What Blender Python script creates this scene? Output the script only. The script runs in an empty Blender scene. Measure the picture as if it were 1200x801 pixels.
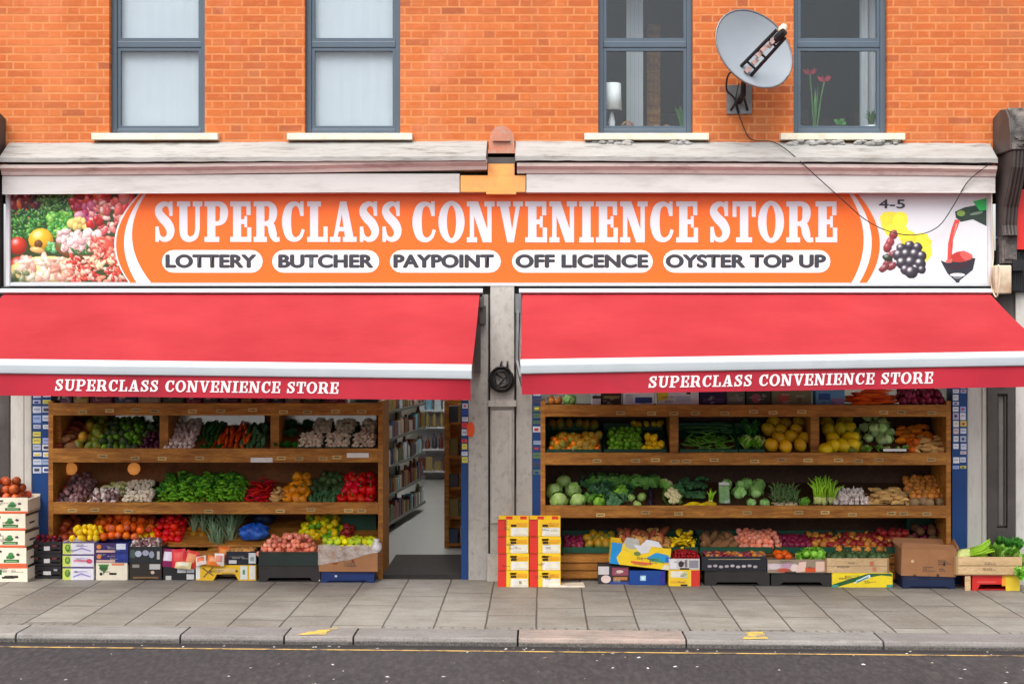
import bpy, bmesh, math, random
from mathutils import Vector, Matrix, noise, Euler
R = random.Random(11)
C = bpy.context.scene.collection
# ---------------------------------------------------------------- measures
FL, DIST, VX, HY, EYE = 1708.0, 14.0, 635.0, 395.0, 2.32
def X(p, Y=0.0): return (p - VX) * (DIST + Y) / FL
def Z(p, Y=0.0): return EYE - (p - HY) * (DIST + Y) / FL
def gz(x): return -0.009 * (x + 0.5)          # the pavement falls gently along the street
def S(r, g, b):                               # sRGB 0..255 -> linear
    f = lambda c: (c/255/12.92) if c <= 10.31 else ((c/255 + .055)/1.055)**2.4
    return (f(r), f(g), f(b))
# ---------------------------------------------------------------- mesh builder
class MB:
    def __init__(s): s.v=[]; s.f=[]; s.m=[]; s.c=[]; s.hc=False
    def add(s, vs, fs, m=0, c=None, M=None):
        b=len(s.v)
        s.v += [tuple(M @ Vector(p)) for p in vs] if M is not None else [tuple(p) for p in vs]
        for f in fs: s.f.append([b+i for i in f]); s.m.append(m); s.c.append(c)
        if c is not None: s.hc=True
        return s
    def box(s,x0,x1,y0,y1,z0,z1,m=0,c=None,M=None):
        x0,x1=min(x0,x1),max(x0,x1); y0,y1=min(y0,y1),max(y0,y1); z0,z1=min(z0,z1),max(z0,z1)
        vs=[(x0,y0,z0),(x1,y0,z0),(x1,y1,z0),(x0,y1,z0),(x0,y0,z1),(x1,y0,z1),(x1,y1,z1),(x0,y1,z1)]
        return s.add(vs,[(0,3,2,1),(4,5,6,7),(0,1,5,4),(1,2,6,5),(2,3,7,6),(3,0,4,7)],m,c,M)
    def poly(s,pts,m=0,c=None,M=None): return s.add(pts,[tuple(range(len(pts)))],m,c,M)
    def lathe(s,prof,n=10,m=0,c=None,M=None,fn=None):
        vs=[];fs=[]
        for k,(r,z) in enumerate(prof):
            for i in range(n):
                a=2*math.pi*i/n; p=(r*math.cos(a),r*math.sin(a),z)
                vs.append(fn(a,k/(len(prof)-1),p) if fn else p)
        for k in range(len(prof)-1):
            for i in range(n):
                j=(i+1)%n; fs.append((k*n+i,k*n+j,(k+1)*n+j,(k+1)*n+i))
        fs.append(tuple(range(n))[::-1]); fs.append(tuple((len(prof)-1)*n+i for i in range(n)))
        return s.add(vs,fs,m,c,M)
    def tube(s,pts,r,n=6,m=0,c=None,M=None):
        pts=[Vector(p) for p in pts]; rs=r if isinstance(r,(list,tuple)) else [r]*len(pts)
        vs=[];fs=[]; up=None
        for k,p in enumerate(pts):
            d=(pts[min(k+1,len(pts)-1)]-pts[max(k-1,0)])
            d=d.normalized() if d.length>1e-9 else Vector((0,0,1))
            if up is None:
                up=Vector((0,0,1)) if abs(d.z)<.9 else Vector((1,0,0))
            a=(up-d*up.dot(d))
            a=a.normalized() if a.length>1e-6 else d.orthogonal().normalized()
            up=a; b=d.cross(a)
            for i in range(n):
                t=2*math.pi*i/n; vs.append(p+(a*math.cos(t)+b*math.sin(t))*rs[k])
        for k in range(len(pts)-1):
            for i in range(n):
                j=(i+1)%n; fs.append((k*n+i,k*n+j,(k+1)*n+j,(k+1)*n+i))
        fs.append(tuple(range(n))[::-1]); fs.append(tuple((len(pts)-1)*n+i for i in range(n)))
        return s.add(vs,fs,m,c,M)
    def prism(s,prof,x0,x1,m=0,c=None):       # closed (y,z) profile swept along x
        n=len(prof); vs=[(x0,y,z) for y,z in prof]+[(x1,y,z) for y,z in prof]
        fs=[(i,(i+1)%n,n+(i+1)%n,n+i) for i in range(n)]+[tuple(range(n))[::-1],tuple(range(n,2*n))]
        return s.add(vs,fs,m,c)
    def slab(s,pts,y0,y1,m=0,c=None,M=None):  # closed (x,z) outline with thickness in y
        n=len(pts); vs=[(x,y0,z) for x,z in pts]+[(x,y1,z) for x,z in pts]
        fs=[(i,n+i,n+(i+1)%n,(i+1)%n) for i in range(n)]+[tuple(range(n)),tuple(range(n,2*n))[::-1]]
        return s.add(vs,fs,m,c,M)
    def mesh(s,name,mats,smooth=False):
        me=bpy.data.meshes.new(name); me.from_pydata(s.v,[],s.f)
        for mt in (mats if isinstance(mats,(list,tuple)) else [mats]): me.materials.append(mt)
        me.polygons.foreach_set('material_index',s.m)
        if smooth: me.polygons.foreach_set('use_smooth',[True]*len(s.f))
        if s.hc:
            at=me.color_attributes.new('Col','FLOAT_COLOR','CORNER'); k=0; arr=[]
            for f,c in zip(s.f,s.c): arr += (list(c or (.5,.5,.5))+[1.0])*len(f)
            at.data.foreach_set('color',arr)
        bm=bmesh.new(); bm.from_mesh(me); bmesh.ops.recalc_face_normals(bm,faces=bm.faces) if not s.hc else None
        if not s.hc: bm.to_mesh(me)
        bm.free(); me.update()
        return me
    def build(s,name,mats,parent=None,smooth=False,bevel=0,loc=None,rot=None):
        o=bpy.data.objects.new(name,s.mesh(name,mats,smooth)); C.objects.link(o)
        if parent: o.parent=parent
        if loc is not None: o.location=loc
        if rot is not None: o.rotation_euler=rot
        if bevel:
            b=o.modifiers.new('Bevel','BEVEL'); b.width=bevel; b.segments=2; b.limit_method='ANGLE'
        return o
def tag(o,label=None,cat=None,group=None,kind=None):
    if label: o['label']=label
    if cat: o['category']=cat
    if group: o['group']=group
    if kind: o['kind']=kind
    return o
def empty(name,loc,label,cat,group=None,rot=(0,0,0)):
    o=bpy.data.objects.new(name,None); C.objects.link(o); o.location=loc; o.rotation_euler=rot
    return tag(o,label,cat,group)
# ---------------------------------------------------------------- materials
class NT:
    def __init__(s,name):
        s.mat=bpy.data.materials.new(name); s.mat.use_nodes=True; s.t=s.mat.node_tree
        s.t.nodes.clear(); s.out=s.n('ShaderNodeOutputMaterial')
    def n(s,t,**k):
        o=s.t.nodes.new(t)
        for a,b in k.items(): setattr(o,a,b)
        return o
    def put(s,inp,v):
        if hasattr(v,'is_output'): s.t.links.new(v,inp)
        elif isinstance(v,tuple) and len(v)==3 and inp.type=='RGBA': inp.default_value=(*v,1)
        else: inp.default_value=v
    def m(s,op,a,b=0.0,c=None,clamp=False):
        o=s.n('ShaderNodeMath',operation=op); o.use_clamp=clamp
        s.put(o.inputs[0],a); s.put(o.inputs[1],b)
        if c is not None: s.put(o.inputs[2],c)
        return o.outputs[0]
    def mix(s,f,a,b,mode='MIX'):
        o=s.n('ShaderNodeMix',data_type='RGBA',blend_type=mode)
        s.put(o.inputs[0],f); s.put(o.inputs[6],a); s.put(o.inputs[7],b); return o.outputs[2]
    def co(s,kind='Object',scale=None):
        o=s.n('ShaderNodeTexCoord').outputs[kind]
        if scale:
            mp=s.n('ShaderNodeMapping'); s.t.links.new(o,mp.inputs[0]); mp.inputs['Scale'].default_value=scale; o=mp.outputs[0]
        return o
    def noise(s,vec,scale,detail=4,rough=.55,dist=0):
        o=s.n('ShaderNodeTexNoise'); s.put(o.inputs['Vector'],vec); o.inputs['Scale'].default_value=scale
        o.inputs['Detail'].default_value=detail; o.inputs['Roughness'].default_value=rough; o.inputs['Distortion'].default_value=dist
        return o.outputs['Fac']
    def ramp(s,f,a,b,lo=0.0,hi=1.0):
        o=s.n('ShaderNodeMapRange'); s.put(o.inputs[0],f); o.inputs[1].default_value=a; o.inputs[2].default_value=b
        s.put(o.inputs[3],lo); s.put(o.inputs[4],hi); return o.outputs[0]
    def cramp(s,f,stops):
        o=s.n('ShaderNodeValToRGB'); s.put(o.inputs[0],f); e=o.color_ramp.elements
        while len(e)<len(stops): e.new(.5)
        for q,(p,c) in zip(e,stops): q.position=p; q.color=(*c,1)
        return o.outputs[0]
    def wn(s,vec,dim='2D'):
        o=s.n('ShaderNodeTexWhiteNoise',noise_dimensions=dim); s.put(o.inputs['Vector' if dim!='1D' else 'W'],vec); return o.outputs['Value']
    def comb(s,x,y,z=0.0):
        o=s.n('ShaderNodeCombineXYZ'); s.put(o.inputs[0],x); s.put(o.inputs[1],y); s.put(o.inputs[2],z); return o.outputs[0]
    def bump(s,h,strength,dist=.01):
        o=s.n('ShaderNodeBump'); s.put(o.inputs['Height'],h); o.inputs['Strength'].default_value=strength; o.inputs['Distance'].default_value=dist; return o.outputs[0]
    def pr(s,col,rough=.6,metal=0,spec=.5,nrm=None,emis=None,es=0,coat=0):
        p=s.n('ShaderNodeBsdfPrincipled'); s.put(p.inputs['Base Color'],col); s.put(p.inputs['Roughness'],rough)
        p.inputs['Metallic'].default_value=metal; p.inputs['Specular IOR Level'].default_value=spec
        if coat: p.inputs['Coat Weight'].default_value=coat; p.inputs['Coat Roughness'].default_value=.15
        if nrm is not None: s.put(p.inputs['Normal'],nrm)
        if emis: s.put(p.inputs['Emission Color'],emis); p.inputs['Emission Strength'].default_value=es
        return p.outputs[0]
    def end(s,sh): s.t.links.new(sh,s.out.inputs[0]); return s.mat
def jc(c,k=.14): f=1+R.uniform(-k,k); return tuple(min(1,v*f) for v in c)
def mul(c,k): return tuple(min(1,x*k) for x in c)
def mat(name,col,rough=.6,var=.2,scale=6.,bump=0,bscale=None,rnd=0,spec=.4,metal=0,col2=None,f2=(.45,.7),stretch=None,coat=0,hue=0):
    n=NT(name); v=n.co('Object',stretch)
    f=n.noise(v,scale,5,.6)
    c=n.mix(n.ramp(f,.25,.75),mul(col,1-var),mul(col,1+var))
    if col2 is not None: c=n.mix(n.ramp(n.noise(v,scale*.43,6,.65),f2[0],f2[1]),c,col2)
    if rnd or hue:
        oi=n.n('ShaderNodeObjectInfo').outputs['Random']
        h=n.n('ShaderNodeHueSaturation'); n.put(h.inputs['Color'],c)
        n.put(h.inputs['Value'],n.ramp(oi,0,1,1-rnd,1+rnd))
        n.put(h.inputs['Hue'],n.ramp(n.m('FRACT',n.m('MULTIPLY',oi,7.31)),0,1,.5-hue,.5+hue)); c=h.outputs[0]
    nb=n.bump(n.noise(v,bscale or scale*3,4),bump,.01) if bump else None
    return n.end(n.pr(c,rough,metal,spec,nb,coat=coat))
def wood(name,a,b,stretch=(1,8,8),rough=.6,sc=3):
    n=NT(name); v=n.co('Object',stretch); f=n.noise(v,sc,7,.6,.6); g=n.noise(v,sc*7,3)
    c=n.mix(n.ramp(f,.3,.7),a,b); c=n.mix(n.ramp(g,.42,.72,0,.55),c,mul(a,.42))
    st=n.noise(n.co('Object'),1.7,4); c=n.mix(n.ramp(st,.45,.75,0,.5),c,mul(a,.55))
    return n.end(n.pr(c,rough,0,.35,n.bump(g,.15,.004)))
def printmat(name,rough=.5,dirt=.25):
    n=NT(name); at=n.n('ShaderNodeAttribute',attribute_name='Col').outputs['Color']; v=n.co('Object')
    f=n.noise(v,9,5,.65); c=n.mix(n.ramp(f,.45,.8,0,dirt),at,S(120,105,85))
    return n.end(n.pr(c,rough,0,.35))
PR=printmat('printed_surface'); PRS=printmat('printed_sign',.35,.10); PRL=printmat('printed_fresh',.4,.04)
# Flemish-bond brick
def brickmat():
    n=NT('orange_brickwork'); v=n.co('Object')
    w=n.n('ShaderNodeVectorMath',operation='ADD'); nz=n.n('ShaderNodeTexNoise'); n.put(nz.inputs['Vector'],v); nz.inputs['Scale'].default_value=14
    sc=n.n('ShaderNodeVectorMath',operation='SCALE'); n.put(sc.inputs[0],nz.outputs['Color']); sc.inputs['Scale'].default_value=.006
    n.put(w.inputs[0],v); n.put(w.inputs[1],sc.outputs[0])
    sp=n.n('ShaderNodeSeparateXYZ'); n.put(sp.inputs[0],w.outputs[0])
    h,p=.0752,.3475
    x=n.m('ADD',sp.outputs[0],sp.outputs[1])
    zz=n.m('DIVIDE',sp.outputs[2],h); r=n.m('FLOOR',zz); fz=n.m('MULTIPLY',n.m('FRACT',zz),h)
    u=n.m('ADD',n.m('DIVIDE',n.m('ADD',x,40.0),p),n.m('MULTIPLY',n.m('MODULO',n.m('ADD',r,200.0),2.0),.5))
    cell=n.m('FLOOR',u); fx=n.m('MULTIPLY',n.m('FRACT',u),p)
    head=n.m('LESS_THAN',fx,.1175)
    dx=n.m('MINIMUM',n.m('MINIMUM',n.m('ABSOLUTE',n.m('SUBTRACT',fx,.004)),n.m('ABSOLUTE',n.m('SUBTRACT',fx,.1175))),n.m('ABSOLUTE',n.m('SUBTRACT',fx,p+.004)))
    dz=n.m('MINIMUM',n.m('ABSOLUTE',n.m('SUBTRACT',fz,.005)),n.m('ABSOLUTE',n.m('SUBTRACT',fz,h+.005)))
    mort=n.ramp(n.m('MINIMUM',dx,dz),.005,.0125,.66,0)
    idv=n.comb(n.m('ADD',n.m('MULTIPLY',cell,2.0),head),r)
    rn=n.wn(idv)
    c=n.cramp(rn,[(0,S(150,82,52)),(.06,S(172,90,48)),(.3,S(183,96,46)),(.6,S(188,101,49)),(.85,S(191,107,54)),(1,S(182,107,64))])
    c=n.mix(n.ramp(n.noise(n.co('Object',(1,1,3)),22,4,.7),.35,.75,0,.65),c,S(166,84,48)); c=n.mix(n.ramp(n.noise(n.co('Object',(1,1,2)),9,5,.7),.5,.8,0,.55),c,S(206,128,82))
    pale=n.ramp(n.noise(v,.9,5,.6),.5,.72,0,.45); c=n.mix(pale,c,S(216,128,80)); c=n.mix(n.ramp(n.noise(n.co('Object',(1,1,.6)),.7,6,.7),.56,.7,0,.5),c,S(206,132,104))
    grime=n.ramp(n.noise(n.co('Object',(1,1,.5)),1.3,7,.72),.52,.74,0,.6); c=n.mix(grime,c,S(150,92,66))
    mc=n.mix(n.ramp(n.noise(v,5,4),.35,.7),S(204,140,90),S(186,114,68))
    c=n.mix(mort,c,mc)
    hgt=n.m('SUBTRACT',1.0,n.m('ADD',n.m('MULTIPLY',mort,.8),n.m('MULTIPLY',n.noise(v,90,3),.35)))
    return n.end(n.pr(c,.85,0,.25,n.bump(hgt,.5,.006)))
BRICK=brickmat()
def paving():
    n=NT('paving_slabs'); v=n.co('Object'); sp=n.n('ShaderNodeSeparateXYZ'); n.put(sp.inputs[0],v)
    wob=n.ramp(n.noise(v,3,3),0,1,-.008,.008)
    P=.41; u=n.m('DIVIDE',n.m('ADD',n.m('ADD',sp.outputs[0],wob),20.0+.124+.41*.5-.195),P); col=n.m('FLOOR',u); fx=n.m('MULTIPLY',n.m('FRACT',u),P)
    rc=n.wn(n.comb(col,3.0)); L=n.ramp(n.wn(n.comb(col,9.0)),0,1,.7,1.5)
    vv=n.m('DIVIDE',n.m('ADD',n.m('ADD',sp.outputs[1],30.0),n.m('MULTIPLY',rc,.8)),L); row=n.m('FLOOR',vv); fy=n.m('MULTIPLY',n.m('FRACT',vv),L)
    d=n.m('MINIMUM',n.m('MINIMUM',fx,n.m('SUBTRACT',P,fx)),n.m('MINIMUM',fy,n.m('SUBTRACT',L,fy)))
    j=n.ramp(d,.003,.010,1,0)
    rn=n.wn(n.comb(col,row))
    c=n.cramp(rn,[(0,S(114,109,102)),(.3,S(131,127,117)),(.6,S(137,133,123)),(.85,S(144,140,131)),(1,S(127,125,119))])
    c=n.mix(n.ramp(n.noise(v,2.2,6,.7),.38,.72,0,.75),c,S(98,90,82))
    c=n.mix(n.ramp(n.noise(v,45,4),.35,.7,0,.35),c,S(166,158,146))
    vo=n.n('ShaderNodeTexVoronoi'); n.put(vo.inputs['Vector'],v); vo.inputs['Scale'].default_value=6.5
    g=n.m('MULTIPLY',n.ramp(vo.outputs['Distance'],.05,.09,1,0),n.m('GREATER_THAN',n.wn(vo.outputs['Position'],'3D'),.55))
    c=n.mix(n.m('MULTIPLY',g,.55),c,S(82,77,72))
    nearkerb=n.m('MULTIPLY',n.ramp(sp.outputs[1],-2.34,-2.31,1,0),n.m('GREATER_THAN',n.wn(n.comb(n.m('FLOOR',n.m('DIVIDE',u,2.0)),5.0)),.45))
    rib=n.m('MULTIPLY',nearkerb,n.m('LESS_THAN',n.m('FRACT',n.m('MULTIPLY',sp.outputs[0],11.0)),.28))
    c=n.mix(n.m('MULTIPLY',rib,.55),c,S(78,74,70))
    c=n.mix(n.ramp(n.noise(n.co('Object',(.35,2.2,1)),3.2,7,.75),.45,.72,0,.55),c,S(96,88,78))
    c=n.mix(n.ramp(n.noise(v,11,5,.7),.62,.72,0,.5),c,S(84,77,70))
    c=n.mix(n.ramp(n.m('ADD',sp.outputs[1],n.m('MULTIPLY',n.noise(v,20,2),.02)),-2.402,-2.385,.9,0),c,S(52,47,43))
    c=n.mix(n.m('MULTIPLY',j,.9),c,S(58,52,47))
    hh=n.m('SUBTRACT',n.m('MULTIPLY',n.noise(v,30,4),.3),j)
    rough=n.ramp(n.noise(v,1.3,4),.3,.7,.5,.8)
    return n.end(n.pr(c,rough,0,.4,n.bump(hh,.5,.008)))
def asphalt():
    n=NT('asphalt'); v=n.co('Object')
    c=n.mix(n.ramp(n.noise(v,1.1,6,.65,.4),.35,.7),S(36,33,35),S(50,46,47))
    c=n.mix(n.ramp(n.noise(n.co('Object',(1,.35,1)),26,4,.7),.42,.68,0,.5),c,S(92,85,84)); c=n.mix(n.ramp(n.noise(v,160,3),.4,.7,0,.5),c,S(76,71,70))
    vo=n.n('ShaderNodeTexVoronoi'); n.put(vo.inputs['Vector'],v); vo.inputs['Scale'].default_value=5.5
    rr=n.wn(vo.outputs['Position'],'3D')
    g=n.m('MULTIPLY',n.ramp(n.m('ADD',vo.outputs['Distance'],n.m('MULTIPLY',n.noise(v,60,2),.12)),.12,.17,1,0),n.m('GREATER_THAN',rr,.80))
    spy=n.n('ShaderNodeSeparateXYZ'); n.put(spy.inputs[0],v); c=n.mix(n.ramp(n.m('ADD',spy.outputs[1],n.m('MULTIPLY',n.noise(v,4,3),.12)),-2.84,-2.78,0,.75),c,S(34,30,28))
    c=n.mix(n.m('MULTIPLY',g,.8),c,S(205,200,194))
    g2=n.m('MULTIPLY',n.ramp(vo.outputs['Distance'],.12,.2,1,0),n.m('LESS_THAN',rr,.12)); c=n.mix(n.m('MULTIPLY',g2,.5),c,S(40,36,36))
    return n.end(n.pr(c,.75,0,.4,n.bump(n.noise(v,180,3),.6,.006)))
def flakypaint(name,paint,under,lo=.55,hi=.66,rough=.6,sc=3,stretch=None,grime=.5):
    n=NT(name); v=n.co('Object',stretch); f=n.noise(v,sc,9,.72)
    c=n.mix(n.ramp(n.noise(v,sc*.6,5),.35,.75),paint,mul(paint,.82))
    c=n.mix(n.ramp(n.noise(v,sc*2.2,7,.7),.5,.8,0,grime),c,S(120,108,96))
    c=n.mix(n.ramp(f,lo,hi),c,under)
    return n.end(n.pr(c,rough,0,.35,n.bump(f,.35,.01)))
W={}
W['cornice']=flakypaint('weathered_white_ledge',S(158,156,152),S(92,88,82),.55,.72,.7,3.4,(.6,3,4),.9)
W['fascia']=flakypaint('white_fascia_paint',S(196,193,190),S(150,136,128),.62,.8,.55,1.2,(.6,3,3),.5)
W['soffit']=flakypaint('dusky_pink_moulding',S(204,188,180),S(130,108,100),.52,.74,.7,2,(1,4,4))
W['stone']=flakypaint('grey_painted_stone',S(180,175,168),S(112,105,98),.62,.70,.75,5.5,(1.6,2,1.1),.75)
W['stonelow']=flakypaint('white_painted_pillar',S(200,196,188),S(140,130,120),.68,.8,.7,3,(2,2,.7),.4)
W['ochre']=flakypaint('bare_ochre_board',S(222,158,88),S(200,128,66),.6,.75,.75,3)
W['dark']=mat('dark_painted_stone',S(70,64,61),.55,.25,5,.3,30,col2=S(92,86,82),f2=(.55,.75))
W['rough']=mat('flaking_grey_stone',S(104,98,94),.85,.3,14,.9,40,col2=S(56,52,50),f2=(.45,.6))
W['frame']=mat('slate_blue_frame',S(74,88,100),.4,.08,4)
W['sill']=flakypaint('cream_sill_paint',S(226,214,192),S(176,160,138),.66,.78,.6,4)
W['white']=mat('white_metal',S(198,199,202),.35,.05,3)
W['cream']=mat('cream_enclosure',S(205,190,165),.6,.1,3,col2=S(150,120,95),f2=(.6,.75))
W['black']=mat('black_plastic',S(26,26,28),.45,.3,12,rnd=.15)
W['mgrey']=mat('grey_metal',S(120,120,122),.4,.2,12,metal=.5)
W['dish']=mat('pale_grey_dish',S(140,147,154),.5,.06,4,col2=S(122,124,126),f2=(.62,.8))
W['shelf']=wood('varnished_shelf_wood',S(140,80,24),S(208,144,60))
W['panel']=wood('dark_back_panel',S(114,66,28),S(146,90,40),(2,2,2),.65,2)
W['panelr']=wood('brown_back_panel',S(62,38,24),S(86,54,34),(2,2,2),.65,2)
W['crate']=wood('pale_crate_wood',S(206,170,124),S(226,194,148),(1,6,6),.75,4)
W['carton']=mat('brown_cardboard',S(160,112,74),.85,.1,5,col2=S(136,92,60),f2=(.5,.8))
W['blue']=mat('blue_shutter_guide',S(22,62,118),.4,.15,3,col2=S(20,48,92),f2=(.55,.75))
W['bluep']=mat('navy_plastic',S(22,44,96),.5,.2,5)
W['greenp']=mat('green_plastic',S(16,74,52),.5,.25,6,rnd=.15)
W['redp']=mat('red_plastic',S(198,40,36),.45,.1,5)
W['yelp']=mat('yellow_plastic',S(226,186,30),.45,.1,5)
W['navyp']=mat('dark_blue_plastic',S(20,34,66),.5,.2,5)
W['dgreen']=mat('dark_green_plastic',S(32,44,40),.5,.2,5)
W['dbrown']=mat('charcoal_plastic',S(44,40,40),.5,.2,5)
W['mirror']=mat('mirror_glass',S(226,228,224),.22,.04,2,spec=.8,metal=1)
W['tag']=mat('cream_price_card',S(190,156,96),.6,.3,60,rnd=.3)
W['whitecard']=mat('white_card',S(226,224,220),.6,.05,20)
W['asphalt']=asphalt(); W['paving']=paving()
W['yellowline']=flakypaint('worn_yellow_line',S(196,160,92),S(84,74,66),.46,.6,.7,7)
def kerbmat():
    n=NT('kerb_granite'); at=n.n('ShaderNodeAttribute',attribute_name='Col').outputs['Color']; v=n.co('Object')
    c=n.mix(n.ramp(n.noise(v,2.2,7,.75),.38,.7,0,.7),at,S(92,86,80)); c=n.mix(n.ramp(n.noise(n.co('Object',(.6,3,3)),6,6,.75),.5,.72,0,.6),c,S(70,64,60))
    c=n.mix(n.ramp(n.noise(v,70,3),.35,.7,0,.25),c,S(170,166,160)); return n.end(n.pr(c,.8,0,.35,n.bump(n.noise(v,60,4),.5,.006)))
W['kerb']=kerbmat(); W['kerbpaint']=flakypaint('yellow_kerb_paint',S(214,178,74),S(128,122,114),.46,.6,.7,9)
W['rail']=mat('pale_grey_rail',S(178,184,188),.4,.06,3,col2=S(150,150,150),f2=(.66,.85))
W['floor']=mat('shop_floor_vinyl',S(176,178,176),.3,.08,2)
W['plaster']=mat('interior_plaster',S(196,192,184),.8,.05,2)
W['roomdark']=mat('room_reflection_tint',S(64,74,82),.8,.1,2)  # slate-blue reflection of the window glass is put into this room colour
W['mat']=mat('charcoal_doormat',S(54,50,48),.9,.25,30,.4,200)
W['curtain']=mat('white_blind_cloth',S(196,199,200),.7,.04,3)
W['lampshade']=mat('white_lampshade',S(238,236,228),.7,.03,4)
W['terra']=mat('white_ceramic',S(226,226,224),.35,.04,4)
W['leaf']=mat('leaf_green',S(64,124,44),.5,.3,10,rnd=.2)
W['redflower']=mat('red_petal',S(180,40,60),.6,.2,10)
W['bag']=mat('clear_film',S(206,200,198),.25,.1,6,spec=.7)
W['coil']=mat('black_cable',S(34,32,32),.5,.2,20)
def glassmat():
    n=NT('window_glass'); lw=n.n('ShaderNodeLayerWeight'); lw.inputs[0].default_value=.5; fac=n.m('ADD',.035,n.m('MULTIPLY',n.m('POWER',lw.outputs['Facing'],4.0),.7),clamp=True)
    tr=n.n('ShaderNodeBsdfTransparent'); tr.inputs[0].default_value=(.9,.93,.95,1); gl=n.n('ShaderNodeBsdfGlossy'); gl.inputs['Roughness'].default_value=.02
    mx=n.n('ShaderNodeMixShader'); n.put(mx.inputs[0],fac); n.put(mx.inputs[1],tr.outputs[0]); n.put(mx.inputs[2],gl.outputs[0])
    return n.end(mx.outputs[0])
W['glass']=glassmat()
def canvasmat():
    n=NT('red_awning_canvas'); v=n.co('Object')
    c=n.mix(n.ramp(n.noise(v,1.3,5,.6),.35,.7),S(176,44,52),S(191,58,64))
    c=n.mix(n.ramp(n.noise(n.co('Object',(.5,2.5,2.5)),3,7,.7),.58,.8,0,.35),c,S(150,60,60))
    c=n.mix(n.ramp(n.noise(v,50,3),.72,.78,0,.3),c,S(226,170,160))
    d=n.n('ShaderNodeBsdfDiffuse'); n.put(d.inputs[0],c); t=n.n('ShaderNodeBsdfTranslucent'); n.put(t.inputs[0],c)
    sx_=n.n('ShaderNodeSeparateXYZ'); n.put(sx_.inputs[0],v); seam=n.m('LESS_THAN',n.m('FRACT',n.m('MULTIPLY',sx_.outputs[0],.83)),.012)
    c=n.mix(n.m('MULTIPLY',seam,.28),c,S(140,24,40)); c=n.mix(n.ramp(n.noise(n.co('Object',(5,.5,.5)),2.2,6,.7),.5,.8,0,.4),c,S(176,58,64)); c=n.mix(n.ramp(n.m('ADD',sx_.outputs[2],n.m('MULTIPLY',n.noise(v,6,4),.12)),-.52,-.44,.45,0),c,S(150,58,60))
    n.put(d.inputs['Normal'],n.bump(n.noise(n.co('Object',(1,6,6)),2,4),.25,.03))
    mx=n.n('ShaderNodeMixShader'); mx.inputs[0].default_value=.32; n.put(mx.inputs[1],d.outputs[0]); n.put(mx.inputs[2],t.outputs[0])
    g=n.n('ShaderNodeBsdfGlossy'); g.inputs['Roughness'].default_value=.5; m2=n.n('ShaderNodeMixShader'); m2.inputs[0].default_value=.04
    n.put(m2.inputs[1],mx.outputs[0]); n.put(m2.inputs[2],g.outputs[0]); return n.end(m2.outputs[0])
W['canvas']=canvasmat(); W['valance']=mat('crimson_valance_shaded',S(164,22,42),.7,.12,3,col2=S(140,20,40),f2=(.5,.75))  # valance red is darkened to hold the shade below top light
def emat(name,c,s):
    n=NT(name); return n.end(n.pr(c,.5,emis=c,es=s))
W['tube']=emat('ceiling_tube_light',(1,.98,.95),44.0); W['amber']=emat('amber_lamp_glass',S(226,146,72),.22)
# ---------------------------------------------------------------- slab-serif lettering
def catmull(P,k=5):
    out=[]
    for i in range(len(P)-1):
        p0=P[max(i-1,0)];p1=P[i];p2=P[i+1];p3=P[min(i+2,len(P)-1)]
        for t in range(k):
            t/=k; out.append(tuple(.5*((2*b)+(c-a)*t+(2*a-5*b+4*c-d)*t*t+(-a+3*b-3*c+d)*t**3) for a,b,c,d in zip(p0,p1,p2,p3)))
    return out+[P[-1]]
def stroke(P):
    P=catmull(P); L=[];Rr=[]
    for i,(x,y,w) in enumerate(P):
        a=P[max(i-1,0)];b=P[min(i+1,len(P)-1)]; dx,dy=b[0]-a[0],b[1]-a[1]; l=math.hypot(dx,dy) or 1
        L.append((x-dy/l*w/2,y+dx/l*w/2)); Rr.append((x+dy/l*w/2,y-dx/l*w/2))
    return [[L[i],Rr[i],Rr[i+1],L[i+1]] for i in range(len(L)-1)]
def rc(a,b,c,d): return [[(a,c),(b,c),(b,d),(a,d)]]
SF=.125; ST=.23
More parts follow.
